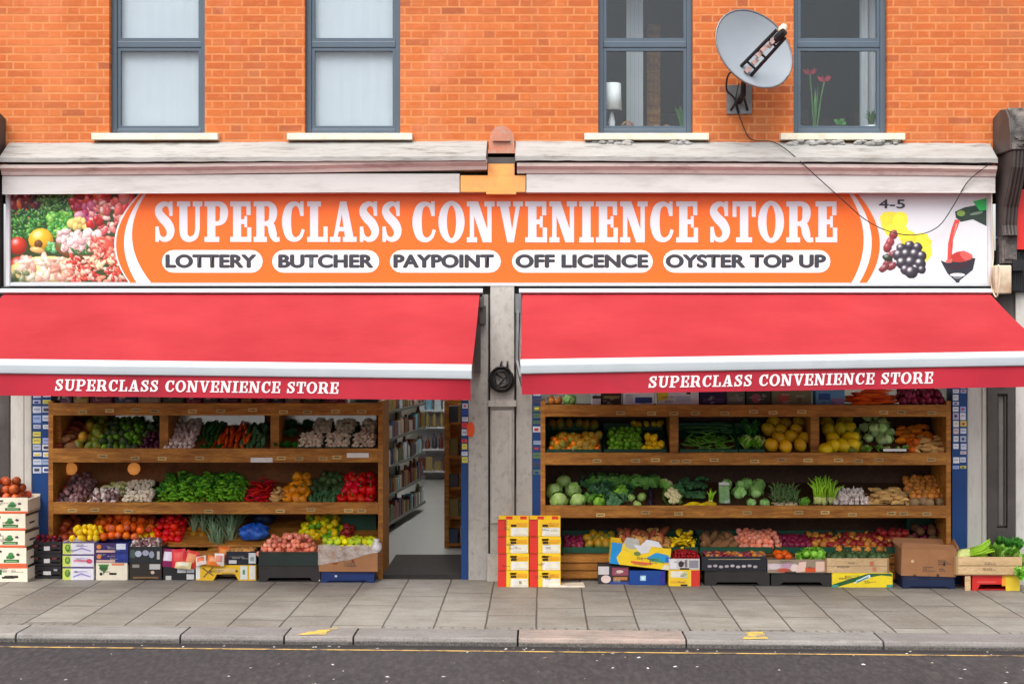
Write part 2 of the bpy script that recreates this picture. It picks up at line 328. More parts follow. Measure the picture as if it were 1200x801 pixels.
def glyph(ch):
    t=1-SF
    if ch=='I': return .40,[rc(.2-ST/2,.2+ST/2,SF,t),rc(0,.40,0,SF),rc(0,.40,t,1)]
    if ch=='L': return .58,[rc(.08,.08+ST,SF,t),rc(0,.39,t,1),rc(0,.58,0,SF),rc(.46,.58,SF,.38)]
    if ch=='E': return .60,[rc(.08,.08+ST,SF,t),rc(0,.60,0,SF),rc(0,.58,t,1),rc(.48,.60,SF,.36),rc(.46,.58,.66,t),rc(.31,.42,.44,.56),rc(.40,.48,.36,.64)]
    if ch=='T': return .64,[rc(.32-ST/2,.32+ST/2,SF,t),rc(.1,.54,0,SF),rc(0,.64,t,1),rc(0,.11,.62,t),rc(.53,.64,.62,t)]
    if ch=='N': return .76,[rc(.08,.20,SF,t),rc(.56,.68,0,t),[[(.06,1),(.08+ST,1),(.68,0),(.67-ST,0)]],rc(0,.28,0,SF),rc(0,.2,t,1),rc(.48,.76,t,1)]
    if ch=='V': return .72,[[[(.06,1),(.06+ST*1.08,1),(.47,0),(.52-ST,0)]],[[(.54,1),(.66,1),(.47,0),(.37,0)]],rc(0,.38,t,1),rc(.45,.72,t,1)]
    if ch=='A': return .76,[[[(.29,1),(.40,1),(.20,0),(.08,0)]],[[(.29,1),(.47,1),(.70,0),(.70-ST*1.1,0)]],rc(.18,.52,.26,.37),rc(0,.30,0,SF),rc(.37,.76,0,SF)]
    if ch=='U': return .72,[rc(.185-ST/2,.185+ST/2,.30,t),rc(.585-.065,.585+.065,.30,t),stroke([(.185,.33,ST),(.215,.15,ST*.9),(.36,.065,.14),(.53,.14,.13),(.585,.33,.13)]),rc(0,.38,t,1),rc(.45,.72,t,1)]
    bowl=[(.28,.94,.12),(.44,.935,.13),(.54,.84,ST*.87),(.555,.70,ST),(.52,.55,ST*.83),(.42,.465,.12),(.28,.455,.11)]
    if ch=='P': return .67,[rc(.08,.08+ST,SF,t),rc(0,.42,0,SF),rc(0,.3,t,1),stroke(bowl)]
    if ch=='R': return .74,[rc(.08,.08+ST,SF,t),rc(0,.38,0,SF),rc(0,.3,t,1),stroke(bowl),stroke([(.36,.47,.12),(.49,.40,.2),(.55,.2,.22),(.61,.07,.14),(.74,.065,.11)])]
    if ch=='C': return .66,[stroke([(.555,.70,.08),(.50,.88,.1),(.36,.94,.12),(.2,.83,ST*.9),(.135,.5,ST*1.13),(.2,.17,ST*.9),(.37,.06,.12),(.53,.13,.1),(.61,.31,.09)]),rc(.52,.62,.64,1.0)]
    if ch=='S': return .58,[stroke([(.47,.70,.09),(.43,.88,.1),(.30,.94,.12),(.16,.87,ST*.78),(.125,.74,ST*.95),(.22,.60,ST*1.04),(.37,.46,ST*1.08),(.46,.29,ST),(.42,.13,ST*.78),(.28,.06,.12),(.14,.13,.1),(.09,.30,.09)]),rc(.42,.52,.64,1),rc(.03,.13,0,.38)]
    if ch=='O':
        q=[]; n=28
        for i in range(n):
            a,b=2*math.pi*i/n,2*math.pi*(i+1)/n
            e=lambda t,r1,r2:(.36+r1*math.cos(t),.5+r2*math.sin(t))
            q.append([e(a,.36,.515),e(b,.36,.515),e(b,.36-ST*1.02,.40),e(a,.36-ST*1.02,.40)])
        return .72,[q]
    return .30,[]
def lettering(mb,text,x0,x1,z0,z1,y,col,gap=.06,shear=0,zf=None,yf=None,wcol=None):
    tot=sum(glyph(c)[0] for c in text)+gap*(len(text)-1); kx=(x1-x0)/tot; kz=z1-z0; px=0; q=0
    for c in text:
        w,ps=glyph(c)
        for p in ps:
            q+=1
            for poly in p:
                pts=[]
                for a,b in poly:
                    xx=x0+(px+a)*kx+shear*b*kz; pts.append((xx,(yf(xx,z0+b*kz) if yf else y)-.0002*(q%9),z0+b*kz+(zf(xx) if zf else 0)))
                mb.poly(pts,0,col)
        px+=w+gap
def sans(text,x0,x1,z0,z1,y,material,parent,name='lettering',bold=.018,weight=.008):
    cu=bpy.data.curves.new('t','FONT'); cu.body=text; cu.size=1; cu.offset=bold; cu.space_character=1.02
    o=bpy.data.objects.new('t',cu); C.objects.link(o); dg=bpy.context.evaluated_depsgraph_get()
    me=bpy.data.meshes.new_from_object(o.evaluated_get(dg)); bpy.data.objects.remove(o); bpy.data.curves.remove(cu)
    xs=[v.co.x for v in me.vertices]; zs=[v.co.y for v in me.vertices]
    for v in me.vertices:
        v.co=((v.co.x-min(xs))/(max(xs)-min(xs))*(x1-x0)+x0,y,(v.co.y-min(zs))/(max(zs)-min(zs))*(z1-z0)+z0) if 0 else v.co
    ax,bx,az,bz=min(xs),max(xs),min(zs),max(zs)
    for v in me.vertices: v.co=((v.co.x-ax)/(bx-ax)*(x1-x0)+x0,y,(v.co.y-az)/(bz-az)*(z1-z0)+z0)
    if weight:
        bm=bmesh.new(); n0=len(me.vertices)
        for q,(ox,oz) in enumerate(((-1,0),(1,0),(0,-.6),(0,.6))):
            m2=me.copy(); m2.transform(Matrix.Translation((ox*weight,-.0003*q,oz*weight))); bm.from_mesh(m2); bpy.data.meshes.remove(m2)
        bm.to_mesh(me); bm.free()
    me.materials.clear(); me.materials.append(material); me.name=name
    ob=bpy.data.objects.new(name,me); C.objects.link(ob); ob.parent=parent; return ob
def ballprof0(r): return [(r*math.sin(math.pi*i/5)+.0006,-r*math.cos(math.pi*i/5)) for i in range(6)]
# ================================================================ GROUND
def ground(name,x0,x1,ys,material,dz=0,n=1):
    mb=MB(); zf=lambda x,y,k: gz(x)+k
    for (ya,ka),(yb,kb) in zip(ys[:-1],ys[1:]):
        mb.poly([(x0,ya,gz(x0)+ka),(x1,ya,gz(x1)+ka),(x1,yb,gz(x1)+kb),(x0,yb,gz(x0)+kb)])
    return tag(mb.build(name,material),kind='structure')
KY0,KY1=-2.42,-2.76
ground('pavement',-14,14,[(KY0,0),(.32,0)],W['paving'])
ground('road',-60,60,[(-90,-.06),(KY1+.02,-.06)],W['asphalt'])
ground('road_marking',-14,5.2,[(KY1-.205,-.056),(KY1-.17,-.056)],W['yellowline'])
mb=MB(); xs=[-14,-12.6,-11.2,-9.8,-8.4,-7.0,-5.4,X(27,-2.6),X(217,-2.6),X(337,-2.6),X(417,-2.6),X(607,-2.6),X(802,-2.6),X(1030,-2.6),3.9,5.3,6.7,8.1,9.5,11,12.5,14]
cols=[S(122,116,112),S(138,132,126),S(130,126,122),S(118,112,110),S(134,126,122)]
for i,(a,b) in enumerate(zip(xs[:-1],xs[1:])):
    c=S(154,134,122) if abs(a-X(607,-2.6))<.01 else cols[i%5]
    a2,b2=a+.008,b-.008; za,zb=gz(a),gz(b); r=.025
    prof=[(KY0+.005,-.2),(KY0+.005,.004),(KY1+r,.004),(KY1+r*.3,-.006),(KY1,-r),(KY1,-.2)]
    vs=[(a2,y,za+z) for y,z in prof]+[(b2,y,zb+z) for y,z in prof]; n=len(prof)
    mb.add(vs,[(k,(k+1)%n,n+(k+1)%n,n+k) for k in range(n) if k!=4]+[tuple(range(n)),tuple(range(n,2*n))],0,c)
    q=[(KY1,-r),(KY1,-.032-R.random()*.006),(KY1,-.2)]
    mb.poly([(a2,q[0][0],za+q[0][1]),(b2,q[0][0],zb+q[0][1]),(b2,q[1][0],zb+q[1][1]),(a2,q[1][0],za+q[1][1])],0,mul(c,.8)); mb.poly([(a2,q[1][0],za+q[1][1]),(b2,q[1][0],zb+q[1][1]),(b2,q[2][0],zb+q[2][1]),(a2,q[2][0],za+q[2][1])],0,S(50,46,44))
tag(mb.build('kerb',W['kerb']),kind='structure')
mb=MB()
for px,w in ((378,.26),(880,.24)):
    xx=X(px,-2.6)
    for k in range(4):
        x0=xx-w*.5+R.uniform(-.05,.05)+k*.02; y0=KY1+.03+k*.07; w=w*R.uniform(.7,1)
        mb.poly([(x0,y0,gz(x0)+.0075),(x0+w,y0+.02,gz(x0)+.0075),(x0+w*.9+.02,y0+.08,gz(x0)+.0075),(x0+.03,y0+.075,gz(x0)+.0075)])
tag(mb.build('kerb_marking',W['kerbpaint']),kind='structure')
# ================================================================ SHOP BUILDING
B=empty('shop_building',(0,0,0),'orange brick building with a white cornice over a double shopfront split by a grey pillar','building')
WINS=[(128,240),(357,469),(701,812),(930,1040)]
ZB,ZT=Z(156),6.15; TOP=7.1
mb=MB(); edges=[-14]+[v for a,b in WINS for v in (X(a),X(b))]+[14]
zlow=3.9
for i in range(len(edges)-1):
    a,b=edges[i],edges[i+1]
    if i%2==0: mb.box(a,b,0,.33,zlow,TOP)
    else: mb.box(a,b,0,.33,zlow,ZB-.002); mb.box(a,b,0,.33,ZT,TOP)
# weld-free strips share x edges only; the reveals are their end faces
mb.build('brick_wall',BRICK,B)
for k,(a,b) in enumerate(WINS):
    x0,x1=X(a),X(b); yf=.075; f=.052
    fr=MB(); zt=Z(48,yf); 
    fr.box(x0,x0+f,yf,yf+.07,ZB,ZT); fr.box(x1-f,x1,yf,yf+.07,ZB,ZT)
    fr.box(x0+f,x1-f,yf,yf+.07,ZB,ZB+f); fr.box(x0+f,x1-f,yf,yf+.07,ZT-f,ZT)
    fr.box(x0+f,x1-f,yf+.012,yf+.07,zt-.062,zt)
    wi=fr.build('window',W['frame'],B,bevel=.006)
    sb=MB(); g=.03; xa,xb=x0+f+.001,x1-f-.001
    for za,zb in ((ZB+f+.001,zt-.063),(zt+.001,ZT-f-.001)):
        sb.box(xa,xa+g,yf+.02,yf+.06,za,zb); sb.box(xb-g,xb,yf+.02,yf+.06,za,zb); sb.box(xa+g,xb-g,yf+.02,yf+.06,za,za+g); sb.box(xa+g,xb-g,yf+.02,yf+.06,zb-g,zb)
    sb.build('sash',W['frame'],wi)
    for za,zb in ((ZB+f+g,zt-.063-g),(zt+g,ZT-f-g)):
        MB().box(xa+g,xb-g,yf+.036,yf+.044,za,zb).build('pane',W['glass'],wi)
    sx0,sx1=X((107,336,685,915)[k],-.08),X((255,483,831,1061)[k],-.08)
    MB().prism([(-.085,ZB-.075),(-.085,ZB-.012),(.074,ZB+.004),(.074,ZB-.075)],sx0,sx1).build('sill',W['sill'],wi,bevel=.006)
    if k<2:
        cu=MB(); n=26
        for i in range(n):
            xa2=x0+(x1-x0)*i/n; xb2=x0+(x1-x0)*(i+1)/n
            ya=.165+.0015*math.sin(i*1.9+k); yb=.165+.0015*math.sin((i+1)*1.9+k)
            cu.poly([(xa2,ya,ZB-.02),(xb2,yb,ZB-.02),(xb2,yb,ZT+.05),(xa2,ya,ZT+.05)])
            cu.poly([(xa2,ya+.01,ZB-.02),(xb2,yb+.01,ZB-.02),(xb2,yb+.01,ZT+.05),(xa2,ya+.01,ZT+.05)])
        cu.build('blind',W['curtain'],wi,smooth=True)
# rooms over the shop
rm=MB()
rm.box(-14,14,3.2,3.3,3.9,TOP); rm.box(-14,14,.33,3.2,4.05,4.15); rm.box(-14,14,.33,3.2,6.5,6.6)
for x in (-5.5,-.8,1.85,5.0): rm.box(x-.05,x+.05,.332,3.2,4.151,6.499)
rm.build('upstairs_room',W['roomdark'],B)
MB().box(-14,14,-.05,10.4,TOP+.002,TOP+.15).build('roof',W['dark'],B)
# cornice / fascia, with the joint at the middle and some sag
def cprof(dz=0): return [(.0,4.185+dz),(-.04,4.175+dz),(-.29,4.005+dz),(-.29,3.965+dz),(-.0,3.965+dz)]
def cornice(name,m,secs,prof_at):
    mb=MB()
    for (xa,da),(xb,db) in zip(secs[:-1],secs[1:]):
        pa,pb=prof_at(da),prof_at(db); n=len(pa)
        mb.add([(xa,y,z) for y,z in pa]+[(xb,y,z) for y,z in pb],[(i,(i+1)%n,n+(i+1)%n,n+i) for i in range(n)])
    xa,da=secs[0];xb,db=secs[-1]
    mb.poly([(xa,y,z) for y,z in prof_at(da)]); mb.poly([(xb,y,z) for y,z in prof_at(db)])
    return mb.build(name,m,B)
XL,XR,XM0,XM1=X(3,-.2),X(1166,-.2),X(570,-.2),X(604,-.2)
wobr=lambda a,b,n,d0,d1,am: [(a+(b-a)*i/n, d0+(d1-d0)*i/n+R.uniform(-am,am)) for i in range(n+1)]
wob=lambda a,b,n,s: [(a+(b-a)*i/n, s[min(i,len(s)-1)]) for i in range(n+1)]
cornice('cornice',W['cornice'],wobr(XL,XM0,46,0,.018,.003),cprof)
cornice('cornice',W['cornice'],wobr(XM1,XR,46,.018,-.004,.003),cprof)
sprof=lambda d:[(-.0,3.962+d),(-.27,3.962+d),(-.267,3.93+d),(-.235,3.90+d),(-.222,3.868+d),(0,3.868+d)]
cornice('soffit_moulding',W['soffit'],wob(XL,X(571,-.2),8,[-.03,-.028,-.02,-.014,.0,.012,.03,.045,.06]),lambda d:[(y,z+d*.6) for y,z in sprof(0)])
cornice('soffit_moulding',W['soffit'],wob(X(606,-.2),XR,6,[.0,0,-.004,-.01,-.02,-.03,-.05]),lambda d:[(y,z+d*.6) for y,z in sprof(0)])
fprof=lambda d:[(-.05,3.866),(-.21,3.866+d),(-.21,3.69+d),(-.05,3.69)]
cornice('fascia_board',W['fascia'],wob(XL,X(539,-.15),4,[-.02,-.012,-.006,0,0]),fprof)
cornice('fascia_board',W['fascia'],wob(X(617,-.15),XR,4,[0,0,-.002,-.004,-.006]),fprof)
mb=MB(); x0,x1=X(540,-.15),X(616,-.15)
mb.box(x0,x1,-.206,-.05,3.695,3.85); mb.box(X(572,-.15),X(603,-.15),-.206,-.05,3.851,3.96); mb.box(X(570,-.15),X(605,-.15),-.206,-.05,3.675,3.694)
mb.build('patch_board',W['ochre'],B)
mb=MB(); mb.box(X(506,-.26),X(566,-.26),-.27,-.1,3.985,4.01); mb.box(X(606,-.26),X(654,-.26),-.27,-.1,3.995,4.012); mb.box(XM0+.003,XM1-.003,-.2,-.0,3.962,4.06)
mb.build('broken_ledge',W['dark'],B)
# crumbling render below two of the sills
for a,b in ((696,740),(786,806),(925,990),(1000,1052)):
    mb=MB()
    for k in range(int((b-a)*.8)):
        x=X(R.uniform(a,b),-.05); r=R.uniform(.012,.034); mb.lathe(ballprof0(r),6,0,None,Matrix.Translation((x,-.03-R.random()*.05,4.165+R.uniform(-.01,.03)-.0))@Matrix.Diagonal((1.6,1,.8,1)),lambda a_,t,p:(p[0]*(1+.3*math.sin(3*a_+k)),p[1],p[2]))
    mb.build('crumbling_render',W['cornice'],B)
# shell finial at the middle
mb=MB(); cx=X(588,-.12); zc=Z(172,-.12)
prof=[(-.125,0)]; 
for i in range(13):
    a=math.pi*(1-i/12); prof.append((.118*math.cos(a),.09+.15*math.sin(a)))
prof.append((.125,0)); mb.slab([(cx+x,zc+z-.04) for x,z in prof],-.14,-.001)
pr2=[]
for i in range(13):
    a=math.pi*(1-i/12); pr2.append((.085*math.cos(a),.09+.11*math.sin(a)))
mb.slab([(cx+x,zc+z-.04) for x,z in pr2],-.17,-.141); mb.box(cx-.13,cx+.13,-.2,-.002,zc-.11,zc-.041); mb.box(cx-.11,cx+.11,-.185,-.002,zc-.15,zc-.111)
for i in range(5):
    a=math.pi*(.15+.7*i/4); 0 and mb.tube([(cx,-.172,zc+.0),(cx+.08*math.cos(a),-.175,zc+.05+.1*math.sin(a))],.012,5)
mb.build('finial',flakypaint('weathered_terracotta',S(186,124,100),S(160,140,128),.5,.6,.8,14),B)
# shopfront
mb=MB()   # wall behind sign and over the openings
mb.box(XL,XR,.0,.2,2.10,3.898); 
mb.build('shopfront_wall',W['dark'],B)
mb=MB()
def pil(mb,a,b,y,z0,z1): mb.box(X(a,y),X(b,y),y,.25,z0,z1)
pil(mb,12,28,-.02,-.15,2.69); pil(mb,28.3,37,-.05,-.15,2.69)
mb.build('pillar',W['stonelow'],B,bevel=.01)
mb=MB(); pil(mb,1133.5,1151,-.03,-.2,2.69); pil(mb,1151.3,1157,-.05,-.2,2.69)
mb.build('pillar',W['stonelow'],B,bevel=.01)
mb=MB()
y=-.05; pil(mb,549,572,y,-.1,2.73); pil(mb,605,623.5,y,-.1,2.73)
pil(mb,574.6,602.6,-.09,-.1,2.82)
mb.box(X(576,-.1),X(600,-.1),-.112,-.092,.55,1.62); mb.box(X(572,-.1),X(605,-.1),-.125,-.092,1.66,1.72); mb.box(X(571,-.1),X(606,-.1),-.13,-.092,-.1,.26)
mb.box(X(580,-.1),X(596,-.1),-.118,-.113,.6,1.57)
mb.build('pillar',W['stone'],B,bevel=.012)
mb=MB(); mb.box(X(572.2,-.05),X(574.4,-.05),-.052,.2,-.1,2.73); mb.box(X(602.8,-.05),X(604.8,-.05),-.052,.2,-.1,2.73)
mb.build('seam',W['dark'],B)
for px,zt_,zb_,lb in ((573.6,2.70,.15,'thin black cable running down the doorway edge of the grey pillar'),(603.8,2.70,.9,'thin black cable running down the display edge of the grey pillar')):
    pts=[(X(px,-.06)+.004*math.sin(k*1.3),-.062,zt_+(zb_-zt_)*k/12) for k in range(13)]
    tag(MB().tube(pts,.006,5).build('pillar_cable',W['coil'],smooth=True),lb,'cable')
# blue shutter guides with stickers
STK=[S(226,226,230),S(200,206,224),S(210,200,90),S(190,120,170),S(150,170,220),S(190,180,210),S(226,228,236),S(214,216,226),S(180,186,206),S(160,180,214),S(206,190,196),S(222,224,230)]
def guide(a,b,ztop,zst,cols,y=-.04,green=None,dens=2,zbot=-.12):
    x0,x1=X(a,y),X(b,y); g=MB().box(x0,x1,y,.16,zbot,ztop).build('shutter_guide',W['blue'],B)
    z=ztop-.1; k=0
    while z>zst:
        h=R.uniform(.035,.075); w=(x1-x0)/dens
        for i in range(dens):
            if R.random()<.9:
                c=R.choice(cols); xa=x0+i*w+R.uniform(.003,.012); xb=x0+(i+1)*w-R.uniform(.002,.012); st=MB()
                st.box(xa,xb,y-.003,y-.001,z-h*R.uniform(.75,1),z,0,c)
                st.box(xa+.01,xb-.012,y-.0045,y-.0031,z-h*.5,z-h*.3,0,mul(c,.55)); 
                if R.random()<.4: st.box(xa+.015,xb-.02,y-.0055,y-.0046,z-h*.65,z-h*.25,0,R.choice([S(40,60,140),S(200,50,60),S(60,60,70),S(230,200,60)]))
                st.build('sticker',PR,g)
        z-=h+R.uniform(.004,.02)
    return g
guide(38,60,2.05,1.02,STK); guide(1116,1133,2.05,1.05,STK)
guide(540.5,548.7,2.05,1.15,STK[:4]+[S(220,60,60),S(40,80,170)],dens=1); guide(624,634.5,2.05,1.05,[S(150,170,200),S(60,70,110),S(200,205,220),S(90,120,90)],dens=1)
mb=MB(); o=X(551.5,-.06); mb.lathe([(.0,0),(.055,0),(.055,.01),(0,.01)],14,M=Matrix.Translation((o,-.055,Z(503,-.06)))@Matrix.Diagonal((.7,1,1.35,1))@Matrix.Rotation(math.pi/2,4,'X'))
mb.build('sticker',mat('orange_round_sticker',S(226,84,30),.5,.1,20),B)
# shop interior
tag(MB().box(-4.95,4.1,.15,10.2,-.1,.035).build('shop_floor',W['floor']),kind='structure')
mb=MB(); mb.box(-4.95,4.1,10.2,10.3,-.1,3.3); mb.box(-5.05,-4.951,.25,10.2,-.1,3.3); mb.box(4.101,4.2,.25,10.2,-.1,3.3); mb.box(-4.95,4.1,.25,10.2,3.2,3.3)
mb.build('interior_wall',W['plaster'],B)
mb=MB(); mb.poly([(X(446,-.1),-.14,gz(-1.4)+.006),(X(545,-.1),-.14,gz(-1)+.006),(X(543,.3),.75,.041),(X(470,.3),.75,.041)]); 
tag(MB().box(X(449,0),X(540,0),-.03,1.25,-.05,.05).build('doormat',W['mat']),'charcoal doormat across the threshold of the shop entrance','doormat')
for y in (2.0,4.6,7.2):
    t=empty('ceiling_light',(-1.3,y,3.12),'white strip light on the ceiling inside the shop','ceiling light','strip lights inside the shop')
    MB().box(-.1,.1,-.75,.75,.03,.079).build('housing',W['white'],t); MB().tube([(0,-.7,0),(0,.7,0)],.03,8).build('tube',W['tube'],t)
mb=MB()
for k in range(170):
    x=R.uniform(-5.6,5.2); y=R.uniform(-5.6,-2.95) if k%4 else R.uniform(-2.9,-2.8); r=R.uniform(.003,.011); a=R.uniform(0,3.1)
    c_,s2=math.cos(a)*r*1.8,math.sin(a)*r*1.8; zz=gz(x)-.0595
    mb.add([(x-c_,y-s2,zz),(x+s2*.6,y-c_*.6,zz),(x+c_,y+s2,zz+.001),(x-s2*.5,y+c_*.5,zz),(x+.002,y,zz+r*.7)],[(0,1,4),(1,2,4),(2,3,4),(3,0,4)],0,R.choice([S(170,166,160),S(150,144,138),S(196,192,186),S(150,140,130),S(120,104,84)]))
tag(mb.build('litter',PR),kind='stuff')
# ================================================================ NEIGHBOURS
NL=empty('neighbouring_shopfront',(-9,0,0),'dark shopfront pier behind the white crate stack','shopfront')
NR=empty('neighbouring_shopfront',(9,0,0),'dark panelled pilaster and red sign beside the right white pillar','shopfront')
NR['label']='dark panelled pilaster with a sliver of red fascia beside the lettuce crate'
def nb(mb,name,m,par,**k):
    o=mb.build(name,m,par,**k); o.matrix_parent_inverse=par.matrix_world.inverted() if 0 else Matrix.Translation(-Vector(par.location)); return o
mb=MB(); mb.box(-14,X(11.5,-.03),-.03,.25,-.2,2.75); nb(mb,'pier',W['dark'],NL,bevel=.01)
mb=MB(); mb.box(-14,X(-1,-.12),-.12,.0,2.75,3.9); nb(mb,'fascia',W['dark'],NL)
y=-.08; mb=MB(); xa,xb=X(1157.5,y),X(1190,y)
mb.box(xa,xb,-.03,.25,-.2,2.75); mb.box(xa,xa+.09,y,-.031,.25,2.3); mb.box(xb-.075,xb,y,-.031,.25,2.3); mb.box(xa+.0905,xb-.0755,y,-.031,.25,.50); mb.box(xa+.0905,xb-.0755,y,-.031,1.78,2.3)
mb.box(xa-.0,xb+.0,-.12,-.032,-.2,.245); mb.tube([(xa+.105,-.05,.52),(xa+.105,-.05,1.76),(xb-.09,-.05,1.76),(xb-.09,-.05,.52),(xa+.105,-.05,.52)],.014,6)
mb.lathe([(.0,0),(.06,0),(.06,.03),(.035,.035),(.03,.02),(0,.02)],14,M=Matrix.Translation(((xa+xb)/2,y-.001,1.92))@Matrix.Rotation(math.pi/2,4,'X'))
nb(mb,'pilaster',W['dark'],NR,bevel=.008); nb(MB().box(xa+.1,xb-.085,-.040,-.0305,.515,1.765),'panel',mat('pilaster_panel_paint',S(112,107,102),.55,.25,4,col2=S(84,80,76),f2=(.5,.7)),NR)
mb=MB(); mb.box(X(1190.4,-.05),5.2,-.05,.25,-.2,2.75); nb(mb,'pillar',W['stonelow'],NR)
mb=MB(); mb.box(5.21,14,.0,.25,-.2,2.75); nb(mb,'shop_window',W['dark'],NR)
mb=MB(); mb.box(X(1163,0)+.175,14,-.19,.0,Z(292,-.2),3.72); nb(mb,'fascia',W['redp'],NR)
mb=MB(); mb.box(X(1168,-.1),14,-.1,.0,2.751,Z(293,-.1)); 
for i in range(6): mb.tube([(X(1186+i*2.3,-.14),-.14,2.76),(X(1184+i*2.5,-.15),-.15,3.1+.03*math.sin(i*2))],.012,5)
mb.box(X(1186,-.2),X(1200,-.2),-.22,-.1,2.95,3.05); nb(mb,'awning_box',W['black'],NR)
# consoles (scroll brackets) at each party wall
def console(x0,x1,label,sgn):
    e=empty('console_bracket',((x0+x1)/2,0,3.4),label,'bracket')
    prof=[(0,4.42),(-.22,4.47),(-.38,4.45),(-.48,4.36),(-.52,4.22),(-.52,4.06)]
    b=MB(); b.prism([(0,4.05)]+prof[::-1][0:0]+[(0,4.42),(-.22,4.47),(-.38,4.45),(-.48,4.36),(-.52,4.22),(-.52,4.05)],x0,x1)
    hd=b.build('cap',W['dark'],e,bevel=.012); hd.matrix_parent_inverse=Matrix.Translation(-Vector(e.location))
    b=MB(); b.prism([(-.525,4.06),(-.525,4.22),(-.485,4.37),(-.385,4.46),(-.375,4.44),(-.47,4.34),(-.505,4.2),(-.505,4.06)],x0+.02,x1-.02)
    for i in range(26):
        t=i/26; b.box(x0+.04+R.random()*(x1-x0-.14),x0+.09+R.random()*(x1-x0-.14)+.05,-.535,-.52,4.07+t*.14,4.085+t*.14)
    f=b.build('flaking_face',W['rough'],e); f.matrix_parent_inverse=Matrix.Translation(-Vector(e.location))
    b=MB(); P=[(0,4.045),(-.50,4.045),(-.47,3.9),(-.36,3.72),(-.24,3.55),(-.20,3.38),(-.23,3.28),(0,3.28)]
    xa_,xb_=(x0+.03,x0+.17) if sgn>0 else (x1-.17,x1-.03); b.prism(P,xa_,xb_)
    for k in range(4):
        xx=xa_+.02+k*.034
        if xx<xb_: b.tube([(xx,y-.005,z) for y,z in P[1:7]],.014,6)
    s=b.build('scroll',W['dark'],e); s.matrix_parent_inverse=Matrix.Translation(-Vector(e.location))
    b=MB(); b.box(xa_,xb_,-.2,.0,3.02,3.275); b.box(xa_+.02,xb_-.02,-.22,-.201,3.06,3.2)
    s=b.build('block',W['rough'],e); s.matrix_parent_inverse=Matrix.Translation(-Vector(e.location)); return e
console(X(1163,-.0),X(1163,0)+.56,'dark rounded console bracket at the wine glass end of the sign',1)
console(X(7,0)-.58,X(7,0),'dark rounded console bracket at the vegetable end of the sign',-1)
o=MB().box(X(1165,-.2),X(1184,-.2),-.24,-.0,Z(344,-.2),Z(311,-.2)).build('junction_box',W['cream'],bevel=.01)
tag(o,'cream junction box under the dark bracket beside the sign','junction box')
# ================================================================ SIGN
yS=-.07
def sx(p): return X(p,yS)
def sz(p): return Z(p,yS)
SG=empty('shop_sign',(sx(585),yS,sz(333)),'long orange shop sign reading SUPERCLASS CONVENIENCE STORE over both awnings','shop sign')
off=Matrix.Translation(-Vector(SG.location))
def spart(mb,name,m):
    o=mb.build(name,m,SG); o.matrix_parent_inverse=off; return o
spart(MB().box(sx(10),sx(1160),yS,-.001,sz(334),sz(224)),'backboard',W['white'])
fr=MB(); fr.box(sx(8),sx(12.5),yS-.03,-.001,sz(335),sz(223)); fr.box(sx(1157),sx(1162),yS-.03,-.001,sz(335),sz(223)); fr.box(sx(12.6),sx(1156.9),yS-.025,yS-.0005,sz(335),sz(331.5)); fr.box(sx(12.6),sx(1156.9),yS-.02,yS-.0005,sz(226.5),sz(223.5))
spart(fr,'frame',W['white'])
YT,YM,YBt=227,286,331
def edge(a,b,c,n=14):
    out=[]
    for i in range(n+1):
        y=YT+(YBt-YT)*i/n
        l0=(y-YM)*(y-YBt)/((YT-YM)*(YT-YBt)); l1=(y-YT)*(y-YBt)/((YM-YT)*(YM-YBt)); l2=(y-YT)*(y-YM)/((YBt-YT)*(YBt-YM))
        out.append((a*l0+b*l1+c*l2,y))
    return out
art=MB(); LAY=[0]
def flat(pts,col,adv=True):
    if adv: LAY[0]+=1
    art.poly([(sx(x),yS-.001-LAY[0]*.000012,sz(y)) for x,y in pts],0,col)
def ell(cx,cy,rx,ry,col,rot=0,n=12,wig=0):
    pts=[]
    for i in range(n):
        a=2*math.pi*i/n; k=1+wig*R.uniform(-1,1); x,y=rx*math.cos(a)*k,ry*math.sin(a)*k
        pts.append((cx+x*math.cos(rot)-y*math.sin(rot),cy+x*math.sin(rot)+y*math.cos(rot)))
    flat(pts,col)
ORG=S(232,104,36)
def band(e0,e1,col):
    LAY[0]+=1
    for i in range(len(e0)-1): flat([e0[i],e1[i],e1[i+1],e0[i+1]],col,False)
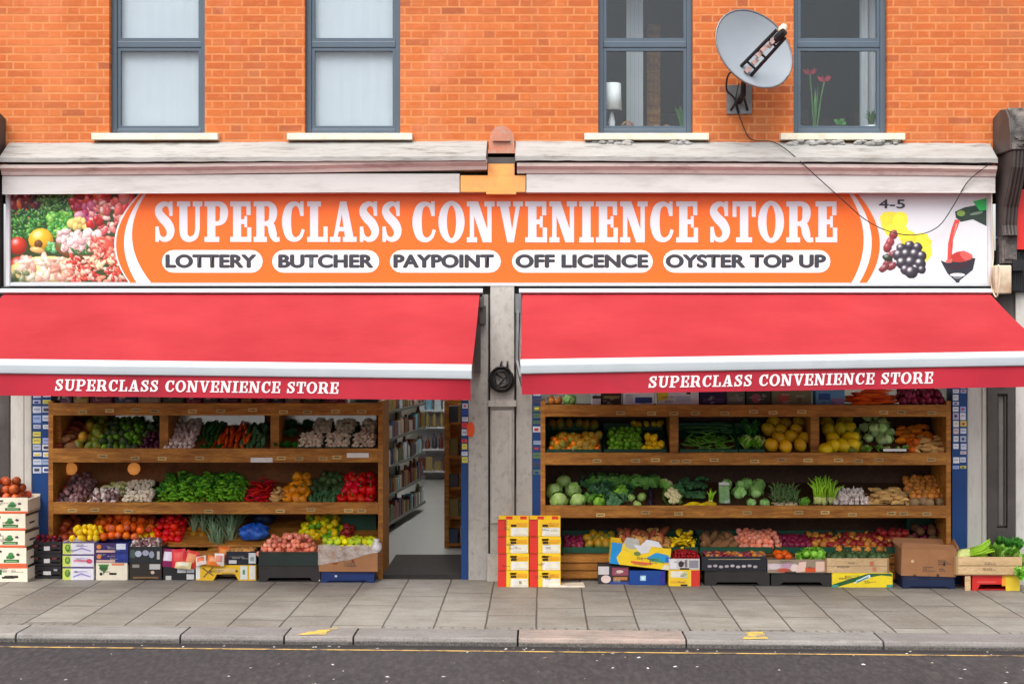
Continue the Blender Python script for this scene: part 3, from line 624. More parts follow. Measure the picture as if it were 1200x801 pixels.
# food picture: a printed photograph, coloured point by point like a print
import numpy as np
RNG=np.random.RandomState(5)
class Print:
    def __init__(s,x0,x1,y0,y1,k,bg):
        s.x0,s.y0,s.k=x0,y0,k; s.w,s.h=int((x1-x0)*k)+1,int((y1-y0)*k)+1
        s.X=x0+np.arange(s.w)[None,:]/k+np.zeros((s.h,1)); s.Y=y0+np.arange(s.h)[:,None]/k+np.zeros((1,s.w))
        s.c=np.zeros((s.h,s.w,3))+np.array(bg); s.nz=RNG.rand(s.h,s.w)
        f=s.nz; s.n2=(f+np.roll(f,1,0)+np.roll(f,1,1)+np.roll(f,-1,0)+np.roll(f,-1,1))/5; s.n3=sum(np.roll(np.roll(s.n2,i,0),j,1) for i in (-2,0,2) for j in (-2,0,2))/9
    def ball(s,cx,cy,rx,ry,col,rot=0,rough=.2,spec=.25,amb=.42,dif=.75):
        col=np.array(col)*(1+RNG.uniform(-.12,.12)); dx,dy=s.X-cx,s.Y-cy; u=(dx*math.cos(rot)+dy*math.sin(rot))/rx; v=(-dx*math.sin(rot)+dy*math.cos(rot))/ry
        d=u*u+v*v+(s.n3-.5)*rough*6; m=d<1
        if not m.any(): return
        z=np.sqrt(np.clip(1-d,0,1)); nx,ny=u*math.cos(rot)-v*math.sin(rot),u*math.sin(rot)+v*math.cos(rot)
        l=np.clip(-.35*nx-.6*ny+.72*z,0,1); sh=amb+dif*l+(s.n2-.5)*rough*1.2; sp=spec*np.clip((-.3*nx-.5*ny+.81*z),0,1)**22
        s.c[m]=np.clip(col[None,:]*sh[m][:,None]+sp[m][:,None],0,.85)
    def many(s,n,x0,x1,y0,y1,r0,r1,cols,asp=.7,**k):
        for _ in range(n):
            r=RNG.uniform(r0,r1); s.ball(RNG.uniform(x0,x1),RNG.uniform(y0,y1),r,r*asp*RNG.uniform(.7,1.2),cols[RNG.randint(len(cols))],RNG.uniform(0,3.1),**k)
    def build(s,name,y):
        mb=MB(); mb.v=[(sx(s.x0+i/s.k),y,sz(s.y0+j/s.k)) for j in range(s.h) for i in range(s.w)]
        for j in range(s.h-1):
            for i in range(s.w-1): mb.f.append([j*s.w+i,j*s.w+i+1,(j+1)*s.w+i+1,(j+1)*s.w+i])
        mb.m=[0]*len(mb.f); mb.c=[None]*len(mb.f); me=mb.mesh(name,PRL); at_=me.color_attributes.new('Col','FLOAT_COLOR','POINT'); q=np.ones((s.h*s.w,4)); q[:,:3]=s.c.reshape(-1,3); at_.data.foreach_set('color',q.ravel())
        o=bpy.data.objects.new(name,me); C.objects.link(o); o.parent=SG; o.matrix_parent_inverse=off; return o
P_=Print(13,171,227.3,331,1.6,S(52,66,36))
G1=[S(40,110,44),S(70,150,56),S(28,84,34),S(100,170,66)]; G2=[S(96,176,60),S(140,206,84),S(64,150,56)]
P_.many(26,13,46,228,250,4,9,[S(96,26,36),S(140,36,40),S(66,26,34)],.6,rough=.25); P_.many(7,20,34,238,262,3,7,[S(214,70,46),S(226,110,56)],.4,spec=.4)
P_.many(150,46,94,229,252,2,4.5,[S(50,110,44),S(80,140,58),S(34,84,36),S(110,160,76)],.6,rough=.3); P_.many(190,13,52,246,280,1.6,4.2,G1,.55,rough=.35); P_.many(110,57,86,250,276,2,5,G2,.6,rough=.35)
for cx,cy in ((21,288),(22,311)): P_.ball(cx,cy,10.5,10.5,S(206,58,34),0,.03,.5)
P_.ball(48,281,14.5,13.5,S(232,176,36),0,.03,.5); P_.ball(45,286,5,5,S(110,70,30),0,.1,.1); P_.ball(44,293,9,3.5,S(238,180,110),.2,.05); P_.many(10,52,66,285,293,3,6,[S(70,150,66),S(120,190,130)],.6)
P_.many(30,86,124,228,246,4,9,[S(196,40,44),S(214,70,52),S(170,30,44),S(220,140,44)],.7,spec=.4); P_.many(22,88,112,240,258,4,8,[S(176,50,100),S(204,100,140),S(232,170,184)],.7)
P_.many(60,106,160,236,272,3,7,[S(230,160,150),S(214,116,110),S(240,196,184),S(196,80,84)],.6); P_.many(14,134,166,229,250,4,9,[S(206,54,56),S(222,96,92),S(240,160,150)],.7)
P_.many(8,84,100,256,267,4,7,[S(236,206,120)],.8); P_.many(6,104,118,256,267,4,6,[S(190,40,44)],.8)
P_.ball(93,290,29,14,S(140,86,44),.1,.02,.1); P_.ball(93,287,27,12,S(110,120,70),.1,.05,.1)
P_.many(80,70,120,271,293,3,6.5,[S(240,206,204),S(226,178,176),S(250,230,226),S(232,190,180)],.7,rough=.12); P_.many(10,84,110,288,297,2,4,[S(60,110,50)],.5)
P_.ball(122,290,17,12,S(206,84,66),.2,.08); P_.many(60,108,140,279,302,2.5,6,[S(214,84,66),S(224,116,98),S(196,60,50),S(236,176,156)],.45)
P_.ball(56,316,44,16,S(232,212,140),0,.03,.1); P_.many(80,26,92,303,328,4,8.5,[S(242,206,184),S(232,184,160),S(224,164,146),S(248,224,204),S(210,140,120)],.5,rough=.12); P_.many(10,13,40,318,330,3,7,[S(206,196,170),S(120,130,90)],.5)
P_.many(170,80,152,300,330,2,5,[S(206,62,48),S(222,96,74),S(232,134,110),S(186,46,42),S(240,190,170)],.55,rough=.3); P_.many(16,100,140,299,313,3,6,[S(240,206,166)],.45)
P_.build('printed_panel',yS-.0018)
LAY[0]=150
# orange bands
e0=edge(163,134,151);e1=edge(165,136,152.5);e2=edge(168,145.5,160);e3=edge(171.5,155.5,177)
g0=edge(995,1012,998);g1=edge(1000,1021.5,1007);g2=edge(1005,1031,1016);g3=edge(1007,1033,1018)
WHT=S(220,221,224)
flat([(168,227),(1157,227),(1157,331),(150,331)],WHT) if 0 else None
band(e0,e1,WHT); band(e1,e2,ORG); band(e2,e3,WHT); band(e3,g0,ORG); band(g0,g1,WHT); band(g1,g2,ORG)
# right picture: vine leaf, grapes, wine
Q_=Print(1000,1157,227.3,331.4,1.3,S(206,208,212))
for cx,cy,rx,ry in ((1046,262,13,14),(1040,256,9,8),(1055,258,9,10),(1050,270,14,8),(1074,284,18,10),(1084,294,8,12),(1080,280,9,7),(1064,278,10,8)): Q_.ball(cx,cy,rx,ry,S(240,222,66),0,.16,0,.86,.14)
for cx,cy in ((1047,275),(1043,284),(1040,290)): Q_.ball(cx,cy,5,6,S(150,60,66),.3,.12)
for cx,cy in ((1042,300),(1047,298),(1040,308),(1045,312),(1036,314)): Q_.ball(cx,cy,6.5,4,S(126,58,64),-.6,.2)
Q_.ball(1040,302,6,4,S(50,66,50),.2,.2)
for cx,cy,r in ((1056,291,6),(1066,288,6),(1075,290,6),(1053,299,7),(1062,298,7),(1072,298,7),(1080,300,6),(1057,308,7),(1067,307,7),(1078,309,7),(1061,316,6),(1073,315,6),(1080,316,5),(1068,319,7.5)):
    Q_.ball(cx,cy,r,r,S(74,70,82),0,.03,.75,.25,.6)
Q_.build('printed_panel',yS-.0018)
flat([(1119,248),(1130,243),(1156,238),(1156,265),(1140,257),(1126,260),(1120,255)],S(40,58,50)); flat([(1140,236),(1156,232),(1156,246),(1148,247)],S(40,170,80)); ell(1126,250,5,3.5,S(120,150,70)); ell(1144,250,8,1.6,S(110,130,110),-.2)
flat([(1119,257),(1125,258),(1117,280),(1115,305),(1110,306),(1111,285),(1115,268)],S(206,74,66)); flat([(1120,262),(1122,262),(1114,290),(1113,296)],S(232,140,130))
flat([(1102,305),(1110,308),(1128,298),(1143,303),(1140,316),(1129,325),(1124,329),(1119,329),(1110,320)],S(44,48,56))
ell(1126,301,13,7,S(176,56,52),-.2,10,.15); ell(1132,300,8,5,S(206,90,84),.3,9,.2); ell(1112,306,4,2,S(214,100,90)); flat([(1104,306),(1116,311),(1130,308),(1138,305),(1134,313),(1116,316)],S(60,40,50)); ell(1122,322,9,2.2,S(216,220,224)); ell(1122,325,5,1.6,S(120,126,130)); flat([(1119,328),(1125,328),(1124,331),(1120,331)],S(44,48,56))
spart(art,'printed_panel',PRS)
lt=MB(); lettering(lt,'SUPERCLASS',sx(181),sx(471),sz(283.5),sz(236),yS-.0055,S(206,208,214)); spart(lt,'lettering',PRL); lt=MB(); lettering(lt,'CONVENIENCE',sx(483),sx(818),sz(284),sz(236),yS-.0055,S(206,208,214)); spart(lt,'lettering',PRL); lt=MB(); lettering(lt,'STORE',sx(831),sx(981),sz(284),sz(236),yS-.0055,S(206,208,214))
spart(lt,'lettering',PRL)
INK=mat('charcoal_lettering',S(52,54,62),.5,.05,10)
for (a,b),t,(c,d) in zip([(190,308),(319,444.5),(457,587),(600,765),(777,973)],['LOTTERY','BUTCHER','PAYPOINT','OFF LICENCE','OYSTER TOP UP'],[(195,300),(327,437),(462,578),(605,759),(781,967)]):
    x0,x1,z0,z1=sx(a),sx(b),sz(319.5),sz(293); r=(z1-z0)/2; pts=[]
    for i in range(9): t2=math.pi/2+math.pi*i/8; pts.append((x0+r+r*math.cos(t2),z0+r+r*math.sin(t2)))
    for i in range(9): t2=-math.pi/2+math.pi*i/8; pts.append((x1-r+r*math.cos(t2),z0+r+r*math.sin(t2)))
    o=spart(MB().slab(pts,yS-.0062,yS-.005),'pill_panel',W['whitecard'])
    q=sans(t,sx(c),sx(d),sz(313.5),sz(298.5),yS-.0068,INK,o,'lettering')
q=sans('4-5',sx(1030),sx(1060),sz(244),sz(234),yS-.0055,INK,SG,'house_number',.0,.0035); q.matrix_parent_inverse=off
# ================================================================ AWNINGS
def awning(xt0,xt1,xf0,xf1,z0f,z1f,z0b,z1b,text,tx0,tx1,ty0,ty1,label,foldl,foldr):
    yb,yf=-.12,-1.80; zt=2.735
    A=empty('awning',((xt0+xt1)/2,yb,zt),label,'awning','red awnings over the shopfront'); of=Matrix.Translation(-Vector(A.location))
    def P(mb,name,m,**k):
        o=mb.build(name,m,A,**k); o.matrix_parent_inverse=of; return o
    rail=lambda x:z0f+(z1f-z0f)*(x-xf0)/(xf1-xf0)       # underside of the rail
    cb=MB(); cb.prism([(-.06,2.78),(-.17,2.78),(-.19,2.765),(-.19,2.745),(-.17,2.735),(-.06,2.735)],xt0-.03,xt1+.03); P(cb,'cassette',W['white'])
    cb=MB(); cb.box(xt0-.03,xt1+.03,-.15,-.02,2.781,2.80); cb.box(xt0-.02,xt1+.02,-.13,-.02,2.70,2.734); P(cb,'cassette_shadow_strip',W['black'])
    mb=MB(); nx,ny=40,14; th=.004
    for s in (0,1):
        b=len(mb.v)
        for j in range(ny+1):
            v=j/ny
            for i in range(nx+1):
                u=i/nx; x=(xt0+(xt1-xt0)*u)*(1-v)+(xf0+(xf1-xf0)*u)*v; y=yb+(yf-yb)*v
                zz=(2.745)*(1-v)+(rail(xf0+(xf1-xf0)*u)+.10)*v-.03*math.sin(math.pi*v)-.006*math.sin(u*math.pi*6)*math.sin(math.pi*v)-s*th
                mb.v.append((x,y,zz))
        for j in range(ny):
            for i in range(nx):
                a=b+j*(nx+1)+i; mb.f.append([a,a+1,a+nx+2,a+nx+1]); mb.m.append(0); mb.c.append(None)
    P(mb,'canopy',W['canvas'],smooth=True)
    rb=MB(); n=24
    for i in range(n):
        xa=xf0+(xf1-xf0)*i/n; xb=xf0+(xf1-xf0)*(i+1)/n
        RP=[(.01,0),(-.045,.0),(-.058,.008),(-.062,.03),(-.066,.066),(-.066,.076),(-.056,.104),(-.036,.12),(-.01,.124),(.01,.12)]; nn=len(RP)
        pf=lambda x:[(x,yf+a,rail(x)+b) for a,b in RP]
        pa,pb=pf(xa),pf(xb); rb.add(pa+pb,[(k,(k+1)%nn,nn+(k+1)%nn,nn+k) for k in range(nn)])
    rb.poly(pf(xf0)); rb.poly(pf(xf1)); 0 and rb.poly([(xf0,yf-.03+.047*math.cos(t),rail(xf0)+.062+.064*math.sin(t)) for t in [2*math.pi*k/14 for k in range(14)]]); 0 and rb.poly([(xf1,yf-.03+.047*math.cos(t),rail(xf1)+.062+.064*math.sin(t)) for t in [2*math.pi*k/14 for k in range(14)]])
    P(rb,'front_rail',W['rail'])
    hem=lambda x:z0b+(z1b-z0b)*(x-xf0)/(xf1-xf0)
    yv=lambda x,z:(yf-.04+.05*max(0,1-(x-xf0)/.5)**2*foldl*(1-(z-hem(x))/.2)+.08*max(0,1-(xf1-x)/.5)**2*foldr*(1-(z-hem(x))/.2)+.006*math.sin(x*5.3)*(1-(z-hem(x))/.2))
    vb=MB(); nx,nz=70,4
    for s in (0,.004):
        b=len(vb.v)
        for j in range(nz+1):
            for i in range(nx+1):
                x=xf0+.01+(xf1-xf0-.02)*i/nx; zt_=rail(x)+.01; z=hem(x)+(zt_-hem(x))*j/nz; vb.v.append((x,yv(x,z)+s,z))
        for j in range(nz):
            for i in range(nx):
                a=b+j*(nx+1)+i; vb.f.append([a,a+1,a+nx+2,a+nx+1]); vb.m.append(0); vb.c.append(None)
    P(vb,'valance',W['valance'],smooth=True)
    lb=MB(); global SF,ST
    SF,ST=.095,.18
    zc=lambda x:(hem(x)+rail(x))/2
    x0,x1=X(tx0,yf),X(tx1,yf); h=(ty1-ty0)/140.0
    lettering(lb,text,x0,x1,-h/2,h/2,0,S(226,214,214),.075,.10,zf=lambda x:zc(x)+.003,yf=lambda x,z:yv(x,zc(x)+z)-.004)
    SF,ST=.125,.23; P(lb,'lettering',PRL)
    for xa,sg in ((xt0+.5,1),(xt1-.5,-1)):
        ab=MB(); xe=xa+sg*.9; ab.tube([(xa,-.14,2.60),(xe,-.95,2.28),(xa+sg*.1,yf+.02,rail(xa)+.045)],.022,6); P(ab,'folding_arm',W['mgrey'])
    return A
xf=lambda p:X(p,-1.8)
sl=lambda pa,pb:(Z(pa,-1.8),Z(pb,-1.8))
# rail bottom / hem at both ends, extrapolated to the true corners beyond the frame
def ext(x,xa,za,xb,zb): return za+(zb-za)*(x-xa)/(xb-xa)
fl0,fl1=xf(-84),xf(553)
a0=ext(fl0,xf(0),Z(437.5,-1.8),xf(550),Z(444,-1.8)); h0=ext(fl0,xf(0),Z(463,-1.8),xf(550),Z(468.5,-1.8))
awning(X(5,-.15),X(562,-.15),fl0,fl1,a0,Z(444,-1.8),h0,Z(468.5,-1.8),'SUPERCLASS CONVENIENCE STORE',66,397,447,460.3,'red awning over the doorway side, its white rail dipping towards the pillar',0,.6)
fr0,fr1=xf(610),xf(1236)
a1=ext(fr1,xf(612),Z(438,-1.8),xf(1200),Z(428.5,-1.8)); h1=ext(fr1,xf(612),Z(462,-1.8),xf(1200),Z(453,-1.8))
awning(X(612,-.15),X(1160,-.15),fr0,fr1,Z(438,-1.8),a1,Z(462,-1.8),h1,'SUPERCLASS CONVENIENCE STORE',759,1091,438.8,452.2,'red awning over the cabbages and melons, its rail rising away from the pillar',.6,0)
# awning gear on the pillar
g=MB(); g.box(X(604,-.2),X(611,-.2),-.22,-.13,2.55,2.73); g.tube([(X(607,-.25),-.2,2.6),(X(606,-.25),-.26,2.1),(X(610,-.3),-.3,1.95),(X(613,-.3),-.3,1.86)],.02,6); 
tag(g.build('awning_winder',W['mgrey']),'grey winder arm of an awning hanging along the cabbage side of the pillar','winder')
g=MB(); g.box(X(556,-.2),X(566,-.2),-.2,-.06,2.6,2.7); g.box(X(556,-.12),X(563,-.12),-.14,-.051,1.98,2.45); g.box(X(562,-.15),X(569,-.15),-.16,-.052,2.45,2.62)
tag(g.build('awning_bracket',W['dark']),'dark awning bracket bolted to the doorway side of the grey pillar','bracket')
# cable coil
g=MB(); cx,cz=X(588,-.14),Z(444,-.14)
for k in range(12):
    rr=R.choice((.075,.09,.1,.108))+R.uniform(-.006,.008); ph=R.uniform(0,6); ox,oz=R.uniform(-.014,.014),R.uniform(-.012,.012); pts=[]
    for i in range(21):
        a=2*math.pi*i/20+ph; pts.append((cx+ox+rr*math.cos(a)+.006*math.sin(3*a+k),-.105-.005*k+.006*math.sin(2*a),cz+oz+rr*math.sin(a)*1.04))
    g.tube(pts,.008,5)
g.tube([(cx-.07,-.13,cz+.06),(cx+.05,-.15,cz-.02),(cx-.03,-.15,cz-.06),(cx+.07,-.13,cz+.05)],.009,5)
g.tube([(cx-.02,-.12,cz+.1),(cx,-.115,cz+.17)],.01,5); g.tube([(cx+.05,-.12,cz+.1),(cx+.055,-.115,cz+.17)],.01,5)
tag(g.build('cable_coil',W['coil'],smooth=True),'black coil of cable hung on the grey pillar between the awnings','cable')
# hanging cable
pts=[(866,98,-.12),(862,120,-.05),(868,140,-.03),(880,163,-.03),(905,166,-.06),(925,178,-.26),(955,205,-.28),(985,232,-.2),(1015,258,-.16),(1045,272,-.15),(1075,275,-.15),(1100,265,-.16),(1118,240,-.18),(1135,212,-.24),(1165,188,-.28)]
P3=catmull([(X(a,y),y,Z(b,y)) for a,b,y in pts],6)
tag(MB().tube(P3,.005,5).build('hanging_cable',W['coil'],smooth=True),'thin black cable drooping from the satellite dish across the sign','cable')
pts=[(1163,196,-.2),(1162,250,-.14),(1164,300,-.12),(1161,330,-.14),(1168,348,-.26),(1172,320,-.27),(1170,310,-.26)]
P3=catmull([(X(a,y),y,Z(b,y)) for a,b,y in pts],6)
tag(MB().tube(P3,.008,5).build('loose_cable',W['cream'],smooth=True),'pale loose cable running down beside the end of the sign','cable')
# ================================================================ SATELLITE DISH
DX,DY,DZ=X(884,-.45),-.45,Z(57,-.45)
DI=empty('satellite_dish',(X(866,0),0,Z(115)),'pale grey satellite dish bolted to the brickwork between two upstairs windows','satellite dish')
of=Matrix.Translation(-Vector(DI.location))
n_=Vector((.30,-.90,.18)).normalized(); mj=Vector((.78,0,-.62)); mj=(mj-n_*mj.dot(n_)).normalized(); mn=n_.cross(mj)
def dpt(u,v,dep): return Vector((DX,DY,DZ))+mj*u+mn*v+n_*dep
A_,B_=.41,.35
mb=MB(); nr,na=7,36
for side in (0,-.012):
    b=len(mb.v)
    for j in range(nr+1):
        q=j/nr
        for i in range(na):
            a=2*math.pi*i/na; mb.v.append(tuple(dpt(A_*q*math.cos(a),B_*q*math.sin(a),-.075*(1-q*q)+side)))
    for j in range(nr):
        for i in range(na):
            k=(i+1)%na; mb.f.append([b+j*na+i,b+j*na+k,b+(j+1)*na+k,b+(j+1)*na+i]); mb.m.append(0); mb.c.append(None)
def dp(mb,name,m,**k):
    o=mb.build(name,m,DI,**k); o.matrix_parent_inverse=of; return o
dp(mb,'reflector',W['dish'],smooth=True)
dp(MB().tube([dpt(A_*math.cos(2*math.pi*i/40),B_*math.sin(2*math.pi*i/40),-.004) for i in range(41)],.009,5),'rim',W['mgrey'],smooth=True)
def at(px,py,y): return Vector((X(px,y),y,Z(py,y)))
a0,a1=at(866,92,-.40),at(915,40,-.80)
s_=Vector((.048,0,-.044))
mb=MB(); mb.tube([a0-s_,a1-s_*.8],.018,6); mb.tube([a0+s_,a1+s_*.8],.018,6); 
for t in (.3,.55,.8): p=a0.lerp(a1,t); mb.tube([p-s_,p+s_],.012,5)
dp(mb,'feed_arm',W['black'])
mb=MB(); 
for t in (.2,.38,.5,.62,.72,.84): p=a0.lerp(a1,t)+Vector((R.uniform(-.02,.02),-.02,R.uniform(-.02,.02))); mb.box(-.03,.03,-.02,.02,-.02,.02,M=Matrix.Translation(p)@Matrix.Rotation(-.8,4,'Y'))
dp(mb,'arm_clip',mat('weathered_clip',S(170,140,132),.6,.3,30))
mb=MB(); mb.tube([a1+Vector((-.05,.06,-.05)),a1+Vector((.03,-.02,.02))],.035,10); dp(mb,'feed_bracket',W['black'])
mb=MB(); mb.tube([a1+Vector((-.0,.02,.02)),a1+Vector((.025,.05,.05)),a1+Vector((.045,.08,.09))],[.03,.042,.03],10); dp(mb,'feed_horn',W['cream'],smooth=True)
mb=MB(); w0=at(866,116,0); mb.box(w0.x-.12,w0.x+.12,-.02,-.0,w0.z-.145,w0.z+.13); dp(mb,'wall_plate',W['mgrey'])
mb=MB(); mb.tube([(w0.x,-.02,w0.z-.03),(w0.x+.01,-.22,w0.z+.0),(w0.x+.01,-.24,w0.z+.1),(w0.x+.03,-.34,w0.z+.20),dpt(-.0,-.12,-.10)],.026,8)
mb.tube([(w0.x-.08,-.02,w0.z-.11),(w0.x,-.2,w0.z+.02)],.012,6); mb.tube([(w0.x+.08,-.02,w0.z-.11),(w0.x+.01,-.2,w0.z+.02)],.012,6); dp(mb,'mast',W['black'])
mb=MB(); mb.tube(catmull([(w0.x+.01,-.26,w0.z+.2),(w0.x-.11,-.16,w0.z+.22),(w0.x-.13,-.08,w0.z+.08),(w0.x-.05,-.04,w0.z),(w0.x,-.03,w0.z-.14)]),.009,5); dp(mb,'lead',W['coil'])
# ================================================================ THINGS BEHIND THE UPSTAIRS PANES
zs=ZB+.02
MB().box(X(701),X(812),.151,.42,ZB-.12,ZB+.018).build('window_board',W['sill'],B); MB().box(X(930),X(1040),.151,.42,ZB-.12,ZB+.018).build('window_board',W['sill'],B)
MB().box(X(128),X(240),.151,.158,ZB-.12,ZB+.018).build('window_board',W['sill'],B); MB().box(X(357),X(469),.151,.158,ZB-.12,ZB+.018).build('window_board',W['sill'],B)
L=empty('table_lamp',(X(717,.25),.27,zs),'white drum shade table lamp behind the upstairs window by the dish','lamp')
MB().lathe([(.05,0),(.05,.02),(.025,.04),(.035,.12),(.02,.2),(.012,.23)],10).build('base',W['terra'],L,smooth=True)
MB().lathe([(.098,.24),(.09,.50),(.085,.50),(.092,.24)],18).build('lamp_shade',W['lampshade'],L,smooth=True)
cn=mat('brown_wicker',S(150,110,80),.7,.3,40)
for i,(p,q) in enumerate(((735,.07),(770,.05),(781,.05))):
    b=MB(); 
    for k in range(7):
        t=R.uniform(0,3.1); M_=Matrix.Rotation(t,4,'Z')@Matrix.Rotation(R.uniform(0,3),4,'X')
        b.tube([tuple(M_@Vector((q*math.cos(a),q*math.sin(a),0))) for a in [2*math.pi*j/14 for j in range(15)]],.005,4)
    tag(b.build('wicker_ball',cn,loc=(X(p,.3),.3,zs+q)),('larger brown wicker ball beside the white lamp','first small brown wicker ball beyond the lamp, nearer the larger ball','last small brown wicker ball, farthest from the lamp')[i],'wicker ball','wicker balls on the upstairs sill')
def potplant(px,y,pot,label,h,n,flower=False,cat='potted plant',wide=.05,sp=.1):
    e=empty('potted_plant',(X(px,y),y,zs),label,cat); MB().lathe([(wide*.75,0),(wide,pot),(wide*.9,pot),(wide*.7,pot*.3)],12).build('pot',W['terra'],e,smooth=True)
    m=MB()
    for i in range(n):
        a=R.uniform(0,6.28); r=R.uniform(.2,1)*sp; hh=h*R.uniform(.6,1); w=.012
        p0=Vector((0,0,pot*.8)); p1=Vector((r*.4*math.cos(a),r*.4*math.sin(a),pot+hh*.6)); p2=Vector((r*math.cos(a),r*math.sin(a),pot+hh)); d=Vector((-math.sin(a),math.cos(a),0))*w
        m.add([p0-d*.3,p0+d*.3,p1-d,p1+d,p2],[(0,1,3,2),(2,3,4)])
    m.build('leaves',W['leaf'],e)
    if flower:
        f=MB()
        for q,hh in ((-.05,h*1.15),(.09,h*1.0)):
            m2=MB().tube([(q*.2,0,pot),(q*.6,0,pot+hh*.6),(q,0,pot+hh)],.008,5); m2.build('stem',W['leaf'],e)
            for k in range(6):
                a=k*1.05; M_=Matrix.Translation((q,0,pot+hh))@Matrix.Rotation(a,4,'Z')@Matrix.Rotation(.9,4,'Y'); f.add([(0,0,0),(-.022,0,.045),(0,0,.09),(.022,0,.045)],[(0,1,2,3)],0,None,M_)
        f.build('flower',W['redflower'],e)
    return e
potplant(955,.28,.06,'tall potted plant with two red flowers behind the upstairs window',.46,5,True)
potplant(799,.3,.07,'bushy plant at the far end of the sill from the lamp',.22,40,False,wide=.06,sp=.13)
potplant(1022,.28,.09,'bushy plant in a white pot at the end of the upstairs sill',.16,34,False,wide=.075,sp=.12)
potplant(938,.3,.08,'small white pot in the corner of the upstairs window beside the red flowers',.03,5,False,wide=.035,sp=.03)
e=empty('planter_trough',(X(986,.26),.26,zs),'low white planter trough with a small green seedling on the upstairs sill','planter')
MB().box(-.17,.17,-.06,.06,0,.07).build('trough',W['terra'],e,bevel=.008); m=MB()
for k in range(14):
    a=k*.9; M_=Matrix.Translation((-.01+R.uniform(-.02,.02),0,.07+R.uniform(.02,.06)))@Matrix.Rotation(a,4,'Z')@Matrix.Rotation(1.0,4,'Y'); m.add([(0,0,0),(-.016,0,.03),(0,0,.06),(.016,0,.03)],[(0,1,2,3)],0,None,M_)
m.build('leaves',W['leaf'],e)
for i_,(px,z0_,z1_,w_,y_,m_,nm_,lb_,ct_) in enumerate(((744,.0,1.9,.17,.75,'curtain','net_curtain','pale net curtain behind the lamp window upstairs','curtain'),(766,.0,1.2,.14,1.2,'shelf','tall_cupboard','narrow brown cupboard in the room behind the lamp','cupboard'),(792,.0,.55,.36,1.6,'dark','armchair','dark armchair shape in the room behind the lamp','armchair'),(975,.0,.5,.5,1.9,'dark','sofa','dark sofa in the room behind the red flowers','sofa'))):
    xx=X(px,y_); mm=MB()
    if nm_=='net_curtain':
        for q in range(8): mm.box(xx-w_/2+q*w_/8,xx-w_/2+(q+1)*w_/8-.002,y_+.01*(q%2),y_+.012+.01*(q%2),4.16,6.3)
    elif nm_=='tall_cupboard': mm.box(xx-w_/2,xx+w_/2,y_,y_+.4,4.16,ZB+1.3); mm.box(xx-w_/2+.02,xx-.005,y_-.012,y_-.001,4.3,ZB+1.25); mm.box(xx+.005,xx+w_/2-.02,y_-.012,y_-.001,4.3,ZB+1.25)
    else: mm.box(xx-w_/2,xx+w_/2,y_,y_+.6,4.25,4.55); mm.box(xx-w_/2,xx+w_/2,y_+.45,y_+.65,4.551,ZB+.5); mm.box(xx-w_/2-.1,xx-w_/2-.001,y_,y_+.6,4.25,4.8); mm.box(xx+w_/2+.001,xx+w_/2+.1,y_,y_+.6,4.25,4.8)
    tag(mm.build(nm_,W[m_],bevel=.01 if nm_!='net_curtain' else 0),lb_,ct_)
cu=MB(); 
for i in range(16):
    x=X(1000,.6)+i*.022; y=.62+.02*math.sin(i*1.7); cu.add([(x,y,ZB+.1),(x+.022,.62+.02*math.sin((i+1)*1.7),ZB+.1),(x*.6+.6*X(1015,.6)*.667+.008,.62,ZB+.65),(x*.6+.6*X(1015,.6)*.667,.62,ZB+.65)],[(0,1,2,3)])
cu2=MB()
for i in range(14):
    xa=X(1008,.6)+i*.025; ya=.62+.025*math.sin(i*1.7); yb=.62+.025*math.sin((i+1)*1.7)
    for dy in (0,.006): cu2.poly([(xa,ya+dy,ZB-.05),(xa+.025,yb+dy,ZB-.05),(xa+.025,yb+dy,6.3),(xa,ya+dy,6.3)])
tag(cu2.build('net_curtain',W['curtain'],smooth=True),'white net curtain hanging behind the flowers upstairs','curtain')

# ================================================================ THE TERRACE ACROSS THE STREET (unseen; height and pale walls shaped to light the shelves)
OP=empty('unseen_terrace',(0,-30,0),'unseen cream terrace across the street, shaped to throw light under the awnings','building'); of=Matrix.Translation((0,30,0))
def op(mb,n,m):
    o=mb.build(n,m,OP); o.matrix_parent_inverse=of; return o
op(MB().box(-32,32,-34,-28,-.2,5.5),'wall',mat('cream_terrace_stucco',S(222,212,194),.9,.1,2)); op(MB().box(-32,32,-34.2,-27.7,5.51,5.85),'parapet',W['stonelow']); op(MB().box(-32,32,-28,-27.6,3.0,3.6),'fascia',W['fascia'])
for k in range(18):
    for z in (3.8,):
        x=-29+k*3.4; f=op(MB().box(x-.75,x+.75,-28.0,-27.9,z,z+1.5),'window',W['sill']); g=MB().box(x-.62,x+.62,-27.895,-27.88,z+.1,z+1.4).build('pane',W['black'],f)
for k in range(9): op(MB().box(-30+k*6.8,-24.6+k*6.8,-27.995,-27.85,.4,2.9),'shop_window',W['mgrey'])
